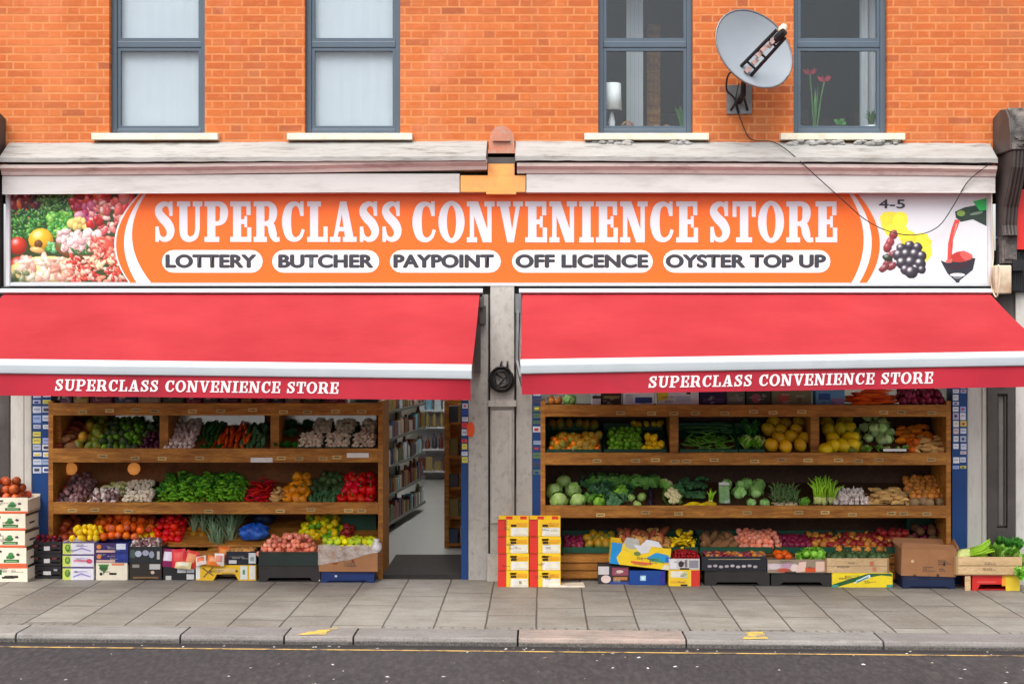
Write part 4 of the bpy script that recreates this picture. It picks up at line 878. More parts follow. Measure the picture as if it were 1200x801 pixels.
# ================================================================ DISPLAY SHELVING
class Tier:
    def __init__(s,z0,rise,y0=.03,dy=.44): s.z0,s.rise,s.y0,s.dy=z0,rise,y0,dy
    def z(s,y): return s.z0+s.rise*(y-s.y0)/s.dy
YF=-.05
def shelving(label,pa,pb,boards,tiers,posts,base,tagspx,pan):
    x0,x1=X(pa,YF),X(pb,YF); E=empty('display_shelving',((x0+x1)/2,.2,0),label,'display shelves'); of=Matrix.Translation(-Vector(E.location))
    def P(mb,name,m,**k):
        o=mb.build(name,m,E,**k); o.matrix_parent_inverse=of; return o
    P(MB().box(x0,x1,.50,.53,.05,1.66),'back_panel',pan)
    for a,b in ((x0-.045,x0-.001),(x1+.001,x1+.045)): P(MB().box(a,b,-.045,.53,gz(a),1.71),'side_panel',W['shelf'])
    for (ta,tb),T,tp in zip(boards,tiers,tagspx):
        za,zb=Z(ta,YF),Z(tb,YF); b=MB(); b.box(x0,x1,YF,-.022,zb,za)
        o=P(b,'shelf_board',W['shelf'],bevel=.005)
        t=MB(); th=.018; t.add([(x0,-.02,T.z0-th),(x1,-.02,T.z0-th),(x1,.495,T.z(.495)-th),(x0,.495,T.z(.495)-th),(x0,-.02,T.z0),(x1,-.02,T.z0),(x1,.495,T.z(.495)),(x0,.495,T.z(.495))],[(0,3,2,1),(4,5,6,7),(0,1,5,4),(1,2,6,5),(2,3,7,6),(3,0,4,7)])
        P(t,'shelf_tray',pan)
        for q in tp:
            w,h,yo,m=.085,.034,0,W['tag']
            if isinstance(q,tuple): q,w,h,yo,m=q
            xx=X(q,YF)+R.uniform(-.01,.01); zz=(za+zb)/2-.02+R.uniform(-.012,.014)+yo
            k=MB().box(xx-w/2,xx+w/2,YF-.004,YF-.0005,zz-h/2,zz+h/2)
            k.box(xx-w*.36,xx+w*.3,YF-.0055,YF-.0042,zz-h*.1,zz+h*.12,1) if w<.1 else None
            tg=k.build('price_tag',[m,W['dbrown']],o); 
    for px,ti in posts:
        T=tiers[ti]; top=Z(boards[ti-1][1],YF) if ti else 1.66
        a=X(px-5,.05); b=X(px+5,.05)
        P(MB().box(a,b,.05,.49,T.z0+.0,top-.0),'divider',W['shelf'])
    if base:
        b=MB()
        for k in range(3): b.box(x0,x1,-.04,-.02,.03+k*.085,.105+k*.085)
        P(b,'base_slats',W['shelf'])
    return E
wt=lambda q,dz=-.03:(q,.21,.045,dz,W['whitecard'])
TOPT=Tier(1.655,.0)
L1,L2,L3=Tier(1.215,.225),Tier(.70,.17),Tier(.33,.17)
R1,R2,R3=Tier(1.175,.245),Tier(.665,.20),Tier(.25,.10)
shelving('wide wooden display shelves with carrots and mushrooms beside the shop doorway',62,443,[(472,486.5),(525,541.5),(588,602)],[TOPT,L1,L2],[(66,1),(192,1),(322,1)],True,
 [[96,128,160,182,226,258,296,333,360,392,424],[120,158,wt(307),wt(420,.01),233,330,350,378,394,190],[86,110,150,246,328,365,408,424]],W['panel'])
shelving('wide wooden display shelves with cabbages and yellow melons beside the far right pillar',639,1109,[(474,488),(530,544.5),(592,606.5)],[TOPT,R1,R2],[(790,1),(955,1)],False,
 [[727,764,790,816,849,884,906,940,1035,1056,1092],[700,745,768,790,806,838,884,917,946,982,1006,1030,1090],[703,757,795,876,936,968,1000,1045,1060,1085]],W['panelr'])
for E in [o for o in C.objects if o.name.startswith('display_shelving')]: pass
bpy.data.objects['display_shelving']['label']='wooden display shelves of carrots, mushrooms and oranges beside the shop doorway'
bpy.data.objects['display_shelving.001']['label']='wooden display shelves of cabbages and yellow melons between the grey pillar and blue guide'
# pale mirrors behind the first row
for k,(a,b) in enumerate(((135,186),(201,310),(331,441))):
    o=MB().slab([(X(a,.47),Z(498,.47)),(X(b,.47),Z(498,.47)),(X(b,.47),Z(487.5,.47)),(X(b-3,.47),Z(484,.47)),(X(a+3,.47),Z(484,.47)),(X(a,.47),Z(487.5,.47))],.472,.485).build('mirror_strip',W['mirror'])
    tag(o,('short pale mirror strip behind the limes','pale mirror strip behind the garlic and carrots','pale mirror strip behind the kale and mushrooms')[k],'mirror','mirrors at the back of the shelves')
# bottom decks
for pa,pb,T,nm in ((64,441,L3,'lowest sloping wooden deck under the oranges and pineapple leaves'),(660,1108,R3,'lowest wooden deck under the onions and mangoes')):
    x0,x1=X(pa,0),X(pb,0); mb=MB(); mb.add([(x0,-.01,T.z0-.02),(x1,-.01,T.z0-.02),(x1,.49,T.z(.49)-.02),(x0,.49,T.z(.49)-.02),(x0,-.01,T.z0),(x1,-.01,T.z0),(x1,.49,T.z(.49)),(x0,.49,T.z(.49))],[(0,3,2,1),(4,5,6,7),(0,1,5,4),(1,2,6,5),(2,3,7,6),(3,0,4,7)])
    for k in range(3): mb.box(x0,x1,-.012,.008,.0+k*.075,.066+k*.075)
    for q in (x0+.05,(x0+x1)/2,x1-.05): mb.box(q-.03,q+.03,.01,.3,-.05,T.z0-.021)
    tag(mb.build('display_deck',W['shelf']),nm,'display deck')
# amber lamps under the second shelf
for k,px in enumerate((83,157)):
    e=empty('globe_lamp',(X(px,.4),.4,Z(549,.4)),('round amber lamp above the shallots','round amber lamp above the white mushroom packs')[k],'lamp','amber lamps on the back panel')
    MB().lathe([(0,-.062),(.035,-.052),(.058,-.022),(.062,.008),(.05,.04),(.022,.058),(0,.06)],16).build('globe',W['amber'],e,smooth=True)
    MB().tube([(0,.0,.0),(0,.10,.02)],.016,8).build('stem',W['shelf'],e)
# ================================================================ PRODUCE
PM={}
def pm(n,c,**k):
    g=sum(c)/3; c=tuple(max(0,(g+(v-g)*1.12)*1.28) for v in c); q=max(1,max(c)/.86); c=tuple(v/q for v in c)
    if k.get('col2'): k=dict(k,col2=tuple(min(.85,v*1.2) for v in k['col2']))
    kw=dict(rough=.45,var=.28,scale=22,rnd=.24,hue=.006,bump=.25,bscale=60); kw.update(k); PM[n]=mat(n+'_skin',c,**kw); return PM[n]
def dn(fr,am,sd=0):                    # organic wobble on a lathe
    return lambda a,t,p:(lambda q:(p[0]*(1+q),p[1]*(1+q),p[2]+q*.3*abs(p[2])))(am*noise.noise(Vector((math.cos(a)*fr+sd,math.sin(a)*fr,t*fr*2+sd))))
PROTO={}
def proto(n,mb,mats,w,h=None,smooth=True): PROTO[n]=(mb.mesh(n,mats,smooth),w,h or w)
def ballprof(r,k=7,sz=1.0,top=0): return [(r*math.sin(math.pi*i/k)+(.0006 if i in(0,k) else 0),-r*sz*math.cos(math.pi*i/k)-(top*r if i==k else (top*.35*r if i==k-1 else 0))) for i in range(k+1)]
leafm=pm('leafy',S(58,118,40),rnd=.25); stemm=pm('stem',S(92,104,50))
def rnd(n,c,r,sz=.95,top=.18,wob=.05,stem=True,sd=0,**k):
    mb=MB(); mb.lathe(ballprof(r,8,sz,top),12,0,None,None,dn(1.2,wob,sd))
    if stem: mb.tube([(0,0,r*(sz-top-.1)),(.002,0,r*(sz+.12))],r*.07,4,1)
    proto(n,mb,[pm(n,c,**k),stemm],2*r,2*r*sz)
rnd('orange',S(236,112,16),.041,.95,.08,.02,False); rnd('mandarin',S(238,128,26),.034,.85,.1,.03); rnd('tomato',S(206,34,22),.038,.85,.2,.03,rough=.42)
rnd('red_apple',S(124,36,36),.039,.95,.28,.04,col2=S(196,120,60),f2=(.55,.8),rough=.42); rnd('green_apple',S(160,180,60),.038,.92,.28,.04,rough=.42,col2=S(190,110,70),f2=(.6,.8)); rnd('yellow_apple',S(214,200,60),.037,.92,.25,.04,rough=.42)
rnd('peach',S(196,98,62),.038,.95,.15,.03,False,col2=S(170,50,44),f2=(.45,.65)); rnd('pomegranate',S(136,62,34),.045,.95,-.1,.04,False,rough=.42)
rnd('lemon_heap',S(240,196,28),.034,1.25,-.15,.03,False); PROTO['lemon']=PROTO.pop('lemon_heap')
rnd('lime',S(92,140,40),.029,1.15,-.12,.03,False,rough=.42,col2=S(120,150,50),f2=(.55,.75)); rnd('avocado',S(56,76,42),.036,1.35,-.1,.05,False,rough=.5); rnd('plum',S(66,24,44),.026,1.05,.1,.03,False,rough=.4); rnd('cherry',S(128,16,26),.016,.95,.1,.02,True,rough=.42)
rnd('mango',S(170,120,40),.045,1.3,-.05,.07,False,col2=S(110,120,44),f2=(.42,.6)); rnd('green_mango',S(98,112,42),.043,1.3,-.05,.07,False,col2=S(190,150,50),f2=(.55,.7))
rnd('melon',S(226,178,44),.072,1.12,.0,.02,False,rough=.4,col2=S(206,150,40)); rnd('yellow_melon',S(244,206,24),.072,1.22,-.06,.02,False,rough=.42)
rnd('red_onion',S(112,32,54),.036,.9,-.35,.04,False,rough=.42); rnd('brown_onion',S(178,116,60),.037,.9,-.35,.04,False,rough=.42); rnd('pink_onion',S(206,120,96),.034,.9,-.3,.05,False,rough=.42,col2=S(226,160,140))
rnd('celeriac',S(150,124,92),.055,.9,-.1,.14,False,rough=.8); rnd('shallot',S(118,84,84),.024,1.25,-.4,.06,False,rough=.4,col2=S(150,130,130)); rnd('coconut',S(96,66,44),.05,.95,-.1,.08,False,rough=.9)
def lump(n,c,L,r,wob,bend=0,seed=0,taper=None,nn=8,**k):
    mb=MB(); prof=[]
    for i in range(9):
        t=i/8; rr=r*(math.sin(math.pi*min(max(t,.02),.98))**.5); rr*= taper(t) if taper else 1; prof.append((rr+.0005,L*(t-.5)))
    f=dn(2.0,wob,seed)
    def fn(a,t,p):
        q=f(a,t,p); return (q[0]+bend*math.sin(math.pi*t),q[1],p[2])
    mb.lathe(prof,nn,0,None,Matrix.Rotation(math.pi/2,4,'Y'),fn); proto(n,mb,[pm(n,c,**k),stemm],L,2*r)
lump('potato',S(178,134,82),.095,.034,.12,0,1,rough=.8); lump('sweet_potato',S(134,70,48),.15,.035,.16,.01,2,rough=.75); lump('ginger',S(196,158,104),.11,.022,.35,.015,3,rough=.8); lump('yam',S(110,78,52),.16,.04,.16,.01,4,rough=.9)
lump('carrot',S(232,104,40),.18,.022,.05,.004,5,lambda t:1.15-.85*t,rough=.6); lump('cucumber',S(46,88,44),.21,.021,.04,.012,6,rough=.4); lump('courgette',S(66,108,70),.17,.024,.05,.006,7,rough=.4,col2=S(120,150,110),f2=(.55,.75))
lump('chilli',S(96,150,44),.08,.015,.12,.012,8,lambda t:1.3-.9*t,6,rough=.42,rnd=.25); lump('red_chilli',S(176,26,42),.10,.011,.12,.012,9,lambda t:1.3-.9*t,6,rough=.42); lump('green_bean',S(92,142,54),.14,.0065,.1,.016,10,None,5,rough=.45,rnd=.25)
lump('aubergine',S(34,20,38),.2,.042,.03,.015,11,lambda t:.6+.6*t,10,rough=.42); lump('parsnip',S(214,190,146),.18,.022,.06,.004,12,lambda t:1.2-.9*t,rough=.7); lump('baby_corn',S(232,196,60),.13,.02,.05,0,13,rough=.5); lump('squash',S(206,116,36),.14,.045,.06,.01,14,lambda t:.7+.5*t,10,rough=.5); lump('plantain',S(214,176,60),.17,.021,.05,.03,15,rough=.5)
def pepper(n,c):
    mb=MB(); pr=[(.001,-.045),(.02,-.047),(.034,-.03),(.04,0),(.041,.025),(.034,.043),(.012,.036),(.001,.032)]
    mb.lathe(pr,12,0,None,None,lambda a,t,p:(p[0]*(1+.11*math.cos(4*a)),p[1]*(1+.11*math.cos(4*a)),p[2])); mb.tube([(0,0,.03),(.004,0,.045),(.012,0,.06)],.006,5,1); proto(n,mb,[pm(n,c,rough=.42,spec=.5),stemm],.082,.09)
pepper('red_pepper',S(186,18,30)); pepper('orange_pepper',S(236,146,26)); pepper('green_pepper',S(56,112,36)); pepper('yellow_pepper',S(236,196,40))
def leafball(n,c1,c2,r,nl,open_=.25,seed=0,core=True,**k):
    rr=random.Random(seed); mb=MB()
    if core: mb.lathe(ballprof(r*.9,9,.9,.0),14,0,None,None,lambda a,t,p:(lambda q:(p[0]*q,p[1]*q,p[2]))(1+.05*math.sin(5*a+4*t)+.03*math.sin(9*a-6*t)))
    for i in range(nl):
        a=rr.uniform(0,6.28); el=rr.uniform(-.6,1.2); d=Vector((math.cos(a)*math.cos(el),math.sin(a)*math.cos(el),math.sin(el)))
        u=Vector((-math.sin(a),math.cos(a),0)); v=d.cross(u); s=r*rr.uniform(.5,.85); vs=[];N=4
        for j in range(N+1):
            for i2 in range(N+1):
                p,q=(i2/N*2-1),(j/N*2-1); rad=1.0+open_*(p*p+q*q)*rr.uniform(.4,1.1)+.05*rr.uniform(-1,1)
                w=(d+u*p*.75*s/r+v*q*.75*s/r).normalized()*r*rad; vs.append(w)
        mb.add(vs,[(j*(N+1)+i2,j*(N+1)+i2+1,(j+1)*(N+1)+i2+1,(j+1)*(N+1)+i2) for j in range(N) for i2 in range(N)],rr.choice((0,1)))
    proto(n,mb,[pm(n,c1,**k),pm(n+'_leaf',c2,**k)],2*r)
leafball('white_cabbage',S(150,176,110),S(136,168,92),.082,7,.03,1,rough=.4,scale=9); leafball('green_cabbage',S(110,156,78),S(84,130,66),.075,14,.22,2,rough=.45); leafball('savoy_cabbage',S(76,118,76),S(62,100,64),.078,18,.3,3); leafball('round_lettuce',S(128,176,70),S(104,158,60),.06,12,.22,4)
leafball('iceberg_lettuce',S(150,190,120),S(130,172,96),.062,9,.12,5); leafball('kohlrabi',S(176,200,140),S(150,184,110),.045,7,.12,6); leafball('pale_marrow',S(160,190,110),S(146,180,96),.042,4,.02,7)
def florets(n,c,lc,r,seed,leaves=True,**k):
    rr=random.Random(seed); mb=MB()
    for i in range(26):
        a=rr.uniform(0,6.28); t=math.sqrt(rr.random()); p=(r*.8*t*math.cos(a),r*.8*t*math.sin(a),r*.5*math.sqrt(1-.8*t*t)); mb.lathe(ballprof(r*.27,5),7,0,None,Matrix.Translation(p),dn(3,.15,i))
    if leaves:
        for i in range(9):
            a=i*.7; M_=Matrix.Rotation(a,4,'Z')@Matrix.Rotation(.25,4,'Y'); s=r
            mb.add([M_@Vector(v) for v in ((.55*s,-.3*s,-.4*s),(.55*s,.3*s,-.4*s),(.95*s,-.4*s,.1*s),(.95*s,.4*s,.1*s),(1.05*s,0,.65*s))],[(0,1,3,2),(2,3,4)],1)
    proto(n,mb,[pm(n,c,**k),pm(n+'_leaf',lc)],2*r)
florets('cauliflower',S(226,214,166),S(110,150,70),.07,1,rough=.8); florets('broccoli',S(54,90,54),S(50,84,48),.062,2,False,rough=.9); florets('romanesco',S(190,190,120),S(120,140,80),.055,3,True,rough=.8)
def bunch(n,c,L,nl,w,spread,seed,up=True,c2=None):
    rr=random.Random(seed); mb=MB()
    for i in range(nl):
        a=rr.uniform(0,6.28); t=rr.random()**.6; e=Vector((spread*t*math.cos(a),spread*t*math.sin(a),L*rr.uniform(.65,1)*(1-.35*t))); b=Vector((e.x*.15,e.y*.15,0)); d=Vector((-math.sin(a),math.cos(a),rr.uniform(-.5,.5)))*w
        m1=b.lerp(e,.6)+Vector((0,0,L*.08)); q=Vector((rr.uniform(-1,1),rr.uniform(-1,1),rr.uniform(-.6,.6)))*w*.5
        mb.add([b-d*.25,b+d*.25,m1-d+q,m1+d-q,e-d*.5,e+d*.3+q],[(0,1,3,2),(2,3,5,4)],rr.choice((0,0,1)))
    proto(n,mb,[pm(n,c,rnd=.2),pm(n+'_light',c2 or mul(c,1.7),rnd=.2)],2*spread,L,False)
bunch('kale',S(46,80,48),.10,90,.018,.085,1); bunch('parsley',S(52,112,42),.085,110,.012,.06,2); bunch('leaf_lettuce',S(104,162,52),.11,60,.024,.07,3,c2=S(176,206,120)); bunch('spring_greens',S(92,142,50),.12,50,.022,.08,4,c2=S(150,186,100)); bunch('herb',S(60,110,44),.11,90,.012,.06,5)
def pine():
    mb=MB(); mb.lathe(ballprof(.062,9,1.5),12,0,None,None,lambda a,t,p:(p[0]*(1+.05*math.sin(8*a+20*t)),p[1]*(1+.05*math.sin(8*a+20*t)),p[2])); rr=random.Random(3)
    for i in range(30):
        a=i*2.4; k=i/30; l=.13+.09*k; o=.11*(1-k)+.015; p0=Vector((.012*math.cos(a),.012*math.sin(a),.085)); p1=Vector((o*.6*math.cos(a),o*.6*math.sin(a),.09+l*.6)); p2=Vector((o*1.2*math.cos(a),o*1.2*math.sin(a),.09+l)); d=Vector((-math.sin(a),math.cos(a),0))*.012
        mb.add([p0-d,p0+d,p1-d*.8,p1+d*.8,p2],[(0,1,3,2),(2,3,4)],1)
    proto('pineapple',mb,[pm('pineapple',S(150,104,40)),pm('pineapple_crown',S(112,132,104),rnd=.2)],.13,.3)
pine()
def mush():
    mb=MB(); mb.lathe([(.0005,.022),(.012,.021),(.022,.014),(.026,.004),(.022,0),(.009,-.001),(.008,-.018),(.001,-.02)],10); proto('mushroom',mb,[pm('mushroom',S(226,214,192),rough=.8,rnd=.08,var=.1)],.05,.04)
mush()
def garl():
    mb=MB(); mb.lathe([(.0005,-.02),(.016,-.02),(.025,-.006),(.02,.012),(.007,.022),(.005,.04),(.0005,.042)],10,0,None,None,lambda a,t,p:(p[0]*(1+.09*math.cos(6*a)),p[1]*(1+.09*math.cos(6*a)),p[2])); proto('garlic_bulb',mb,[pm('garlic_bulb',S(214,202,194),rough=.7,rnd=.1,var=.12)],.05)
garl()
def bundle(n,cb,ct,L,r,k,sp,seed):
    rr=random.Random(seed); mb=MB()
    for i in range(k):
        x,y=rr.uniform(-sp,sp),rr.uniform(-sp,sp); q=rr.uniform(.6,1.6)
        mb.tube([(x*.6,y*.6,0),(x*.6,y*.6,L*.35)],[r,r*.9],6,0); mb.tube([(x*.6,y*.6,L*.34),(x*q,y*q,L*.7),(x*q*2.2,y*q*2.2,L*rr.uniform(.85,1.1))],[r*.9,r*.8,r*.2],5,1)
    proto(n,mb,[pm(n+'_base',cb),pm(n+'_top',ct)],2*sp,L)
bundle('leek',S(222,206,180),S(92,120,72),.22,.016,5,.035,1); bundle('celery',S(204,216,140),S(140,184,60),.25,.013,9,.04,2); bundle('spring_onion',S(226,220,206),S(74,120,54),.2,.008,9,.03,3)
# ---------------------------------------------------------------- placing produce
N_PL={}
def put(kind,loc,rot,sc,label,cat,group=None):
    me=PROTO[kind][0]; o=bpy.data.objects.new(kind,me); C.objects.link(o)
    o.location=loc; o.rotation_euler=rot; o.scale=(sc,)*3 if not isinstance(sc,tuple) else sc
    o['label']=label; o['category']=cat
    if group: o['group']=group
    N_PL[kind]=N_PL.get(kind,0)+1
    return o
ROUND=None
def fill(kinds,pa,pb,T,v0,v1,label,lay=1,ori='any',sc=1.0,den=1.0,group=None,zoff=0,jit=.22,var=.1,yin=None):
    """kinds: kind, or list of (kind, label) mixed; laid on a sloping tray in rows, then upper layers"""
    ks=[(kinds,label)] if isinstance(kinds,str) else kinds
    ya,yb=T.y0+v0*T.dy,T.y0+v1*T.dy; ym=(ya+yb)/2
    xa,xb=X(pa,ym),X(pb,ym); w=PROTO[ks[0][0]][1]*sc; h=PROTO[ks[0][0]][2]*sc
    if ori=='any': dx=dy=min(w,h)*.96 if min(w,h)>.6*max(w,h) else (w+h)/2*.8; r=min(w,h)/2
    elif ori=='x': dx,dy,r=w*.9,h*.95,h/2
    elif ori=='y': dx,dy,r=h*.98,w*.8,h/2
    elif ori=='up': dx,dy,r=w*.85,w*.85,0
    elif ori=='flat': dx,dy,r=w*.55,w*.5,h*.5
    dx/=den; dy/=den
    for l in range(lay):
        ins=l*.5
        nx=max(1,int((xb-xa)/dx-ins*2+.5)); ny=max(1,int((yb-ya)/dy-ins*(1.0)+.5))
        for j in range(ny):
            for i in range(nx):
                if l and R.random()<.18*l: continue
                k,lb=R.choice(ks); s=sc*R.uniform(1-var,1+var)
                x=xa+(i+.5+ins+(.5 if (j+l)%2 and nx>2 else 0)+R.uniform(-jit,jit))*dx; x=min(max(x,xa+dx*.35),xb-dx*.35)
                y=min(ya+(j+.5+ins*.6+R.uniform(-jit,jit))*dy,yb); z=T.z(y)+r*.95+l*2*r*.78+zoff+R.uniform(-.1,.15)*r
                if ori=='any': rt=(R.uniform(-1,1),R.uniform(-1,1),R.uniform(0,6.28)) if min(w,h)>.6*max(w,h) else (R.uniform(0,6.28),R.uniform(-.35,.35),R.uniform(0,3.14))
                elif ori=='x': rt=(R.uniform(0,6.28),R.uniform(-.1,.1),R.uniform(-.25,.25))
                elif ori=='y': rt=(R.uniform(0,6.28),R.uniform(-.12,.12)-math.atan2(T.rise,T.dy),math.pi/2+R.uniform(-.3,.3))
                elif ori=='up': rt=(R.uniform(-.2,.35),R.uniform(-.2,.2),R.uniform(0,6.28))
                elif ori=='flat': rt=(R.uniform(0,6.28),R.uniform(-.4,.4),R.uniform(0,3.14))
                put(k,(x,y,z),rt,s,lb,k.replace('_',' '),group or lb)
def flatT(z,y0,y1,dome=0): 
    T=Tier(z,dome,y0,y1-y0); return T
# --- row 1, door side
fill([('sweet_potato','sweet potato on the top produce row by the blue guide'),('yam','dark yam among the sweet potatoes on the top produce row')],66,98,L1,0,.9,'',2,'x')
fill([('green_mango','green mango heaped between the sweet potatoes and limes'),('mango','ripe yellow mango heaped between the sweet potatoes and limes')],95,122,L1,0,.95,'',2)
fill([('lime','green lime in the heap under the short mirror strip'),('avocado','dark avocado mixed into the heap of limes')],118,172,L1,0,1,'',2,den=.92)
fill('plum',166,190,L1,0,.5,'dark plum at the end of the heap of limes',2)
fill('avocado',172,188,L1,.5,1,'dark avocado stacked behind the plums',2)
fill('garlic_bulb',197,232,L1,0,1,'pale garlic bulb in front of the long mirror strip',2)
fill('cucumber',234,262,L1,.35,1,'dark green cucumber stacked beside the carrots',2,'y',den=.95)
fill('parsley',232,262,L1,0,.25,'small bunch of parsley under the cucumbers',1,'up',sc=.8)
fill('carrot',252,298,L1,0,1,'orange carrot heaped between cucumbers and courgettes',2,'y',den=.8)
fill('courgette',284,317,L1,0,1,'mottled courgette heaped beside the carrots',2,'y',den=.9)
fill('kale',332,364,L1,.4,1,'bunch of dark kale under the pale mirror',1,'up')
fill('parsley',318,350,L1,0,.3,'bunch of bright parsley in front of the kale',1,'up')
def tray(name,label,cat,x0,x1,y0,y1,z0,h,m,group=None,slope=0,th=.008,child=None):
    mb=MB(); sk=lambda y:z0+slope*(y-y0); 
    def bx(a,b,c,d,lo,hi):
        vs=[(a,c,sk(c)+lo),(b,c,sk(c)+lo),(b,d,sk(d)+lo),(a,d,sk(d)+lo),(a,c,sk(c)+hi),(b,c,sk(c)+hi),(b,d,sk(d)+hi),(a,d,sk(d)+hi)]
        mb.add(vs,[(0,3,2,1),(4,5,6,7),(0,1,5,4),(1,2,6,5),(2,3,7,6),(3,0,4,7)])
    bx(x0,x1,y0,y1,0,th); bx(x0,x1,y0,y0+th,th+.0002,h); bx(x0,x1,y1-th,y1,th+.0002,h); bx(x0,x0+th,y0+th+.0003,y1-th-.0003,th+.0002,h); bx(x1-th,x1,y0+th+.0003,y1-th-.0003,th+.0002,h)
    return tag(mb.build(name,m),label,cat,group)
k=0
for (a,b) in ((349,379),(381,410),(412,440)):
    for v in (0,1):
        y0,y1=(L1.y0+.0,L1.y0+.2) if v==0 else (L1.y0+.23,L1.y0+.43)
        if v and k==0: a2,b2=366,388
        elif v: a2,b2=(392,418) if k==1 else (422,441)
        else: a2,b2=a,b
        nm=('nearest the kale','in the middle of the row','nearest the doorway')[k]
        tray('mushroom_tray','green punnet of mushrooms %s, in the %s row'%(nm,('lower','upper')[v]),'punnet',X(a2,y0),X(b2,y0),y0,y1,L1.z(y0)+.003,.045,W['greenp'],slope=L1.rise/L1.dy)
        fill('mushroom',a2+.5,b2-.5,Tier(L1.z(y0)+.022,L1.rise*.2/L1.dy,y0+.015,.175),0,1,'pale mushroom in the punnet %s, %s row'%(nm,('lower','upper')[v]),2,group='mushrooms in green punnets')
    k+=1
# --- row 2, door side
fill('tomato',64,72,L2,0,.6,'tomato at the blue guide end of the middle shelf',1,sc=1.1)
fill('shallot',72,106,L2,0,1,'purple grey shallot heaped at the blue guide end',3)
fill([('romanesco','pale yellow green romanesco on the shallot shelf'),('cauliflower','small cauliflower beside the shallots')],118,146,L2,.25,1,'',1,'up',sc=.85)
fill([('garlic_bulb','pale garlic bulb in front of the romanesco'),('shallot','purple shallot mixed with garlic in front of the romanesco')],105,140,L2,0,.5,'',2)
tray('mushroom_tray','black punnet of white mushrooms on the shallot shelf','punnet',X(144,0),X(180,0),.0,.2,L2.z(0)+.002,.05,W['black'],slope=.3)
fill('mushroom',145,179,Tier(L2.z(0)+.03,.07,.0,.2),0,1,'white mushroom in the black punnet on the middle shelf',2,sc=1.1)
tray('mushroom_tray','second black punnet, behind the white mushrooms','punnet',X(148,.24),X(180,.24),.24,.44,L2.z(.24)+.004,.05,W['black'],slope=.3)
fill('mushroom',149,179,Tier(L2.z(.24)+.03,.07,.24,.18),0,1,'white mushroom in the rear black punnet on the middle shelf',1,sc=1.1)
fill('chilli',186,290,L2,0,1,'small green chilli in the long heap on the middle shelf',5,'flat',den=.86,sc=1.1)
fill('green_pepper',186,286,L2,.45,1,'green pepper behind the chillies',2,sc=.75)
fill('red_chilli',288,318,L2,0,1,'dark red chilli heaped on the middle shelf',5,'flat',den=1.0)
fill('ginger',318,334,L2,0,.6,'pale knobbly ginger root beside the orange peppers',2,'any',sc=.9)
fill('orange_pepper',334,361,L2,0,.8,'orange pepper stacked between ginger and courgettes',2,sc=1.1)
fill('courgette',362,402,L2,0,.5,'dark courgette standing between the orange and red peppers',1,'y'); fill('avocado',364,404,L2,.5,1,'dark avocado between the orange and red peppers',2)
fill('red_pepper',400,442,L2,0,1,'glossy red pepper heaped nearest the doorway',2,sc=1.12)
# --- row 3, door side
fill('pomegranate',60,90,L3,0,.9,'red brown pomegranate at the blue guide end of the lowest row',2)
fill('red_apple',74,92,L3,-.1,.3,'red apple in front of the pomegranates',1)
fill([('orange','bright orange in the big heap on the lowest row'),('orange','bright orange in the big heap on the lowest row'),('mandarin','small mandarin mixed into the orange heap')],104,172,L3,0,.95,'',4,group='oranges heaped on the lowest row')
fill([('orange','bright orange in the big heap on the lowest row'),('peach','blushed peach at the edge of the orange heap')],168,184,L3,0,.8,'',2,group='oranges heaped on the lowest row')
fill('lemon',84,120,Tier(.372,.08,-.18,.14),0,1,'yellow lemon heaped on the white boxes',2,sc=.85)
fill([('orange','bright orange in the front row of the big heap'),('orange','bright orange in the front row of the big heap'),('peach','blushed peach in the front row below the oranges')],118,168,Tier(.36,.10,-.14,.14),0,1,'',2,group='oranges heaped on the lowest row')
fill('yellow_pepper',160,184,L3,0,.5,'yellow pepper between the oranges and tomatoes',1)
fill('tomato',180,216,L3,.0,.9,'red tomato heaped beside the pineapple leaves',4)
fill('pineapple',224,280,L3,.3,.9,'spiky leaved pineapple standing on the lowest row',1,'up',sc=1.0,den=1.2,zoff=-.06)
fill('pineapple',240,274,L3,-.05,.2,'spiky leaved pineapple at the front of the lowest row',1,'up',sc=1.1,den=1.1,zoff=-.14)
fill('squash',222,246,L3,.45,1,'orange squash behind the pineapple leaves',1,'x',sc=.8)
fill([('lime','lime in the heap above the pink onions'),('yellow_apple','yellow apple above the pink onions'),('lemon','lemon in the heap above the pink onions')],352,402,L3,.1,.9,'',3,group='limes, lemons and yellow apples heaped together')
fill('red_apple',398,414,L3,.0,.6,'red apple beside the dark green crate',2)
tray('produce_crate','dark green crate pushed behind the apples near the doorway','crate',X(400,.3),X(441,.3),.28,.5,.42,.2,W['greenp'])
# --- row 1, pillar-side display
GC=W['greenp']
for q,(a,b,lb) in enumerate(((640,705,'green crate of oranges on the top row beside the grey pillar'),(708,781,'green crate of limes and yellow mangoes on the top row'),(797,865,'green crate of green beans on the top row'),(866,896,'small green crate of leaf lettuce on the top row'))):
    y0=R1.y0-.02; tray('produce_crate',lb,'crate',X(a,y0),X(b,y0),y0,y0+.42,R1.z(y0)+.003,.075,GC,'green crates on the top row' if 0 else None,slope=R1.rise/R1.dy)
TC=Tier(R1.z0+.02,R1.rise,R1.y0,R1.dy)
fill([('mandarin','mandarin in the green crate by the pillar'),('mango','yellow mango in the green crate by the pillar')],643,703,TC,.0,.45,'',2)
fill('mango',643,700,TC,.8,1,'yellow mango at the back of the crate by the pillar',1)
fill('lime',711,752,TC,.0,.75,'bright lime in the crate beside the yellow mangoes',2)
fill('lemon',752,778,TC,.0,.35,'yellow lemon at the corner of the lime crate',2); fill('lemon',738,776,TC,.85,1,'yellow lemon at the back of the lime crate',1)
fill('green_bean',800,863,TC,.0,.62,'thin green bean heaped in the crate',6,'flat',den=1.25,sc=1.15)
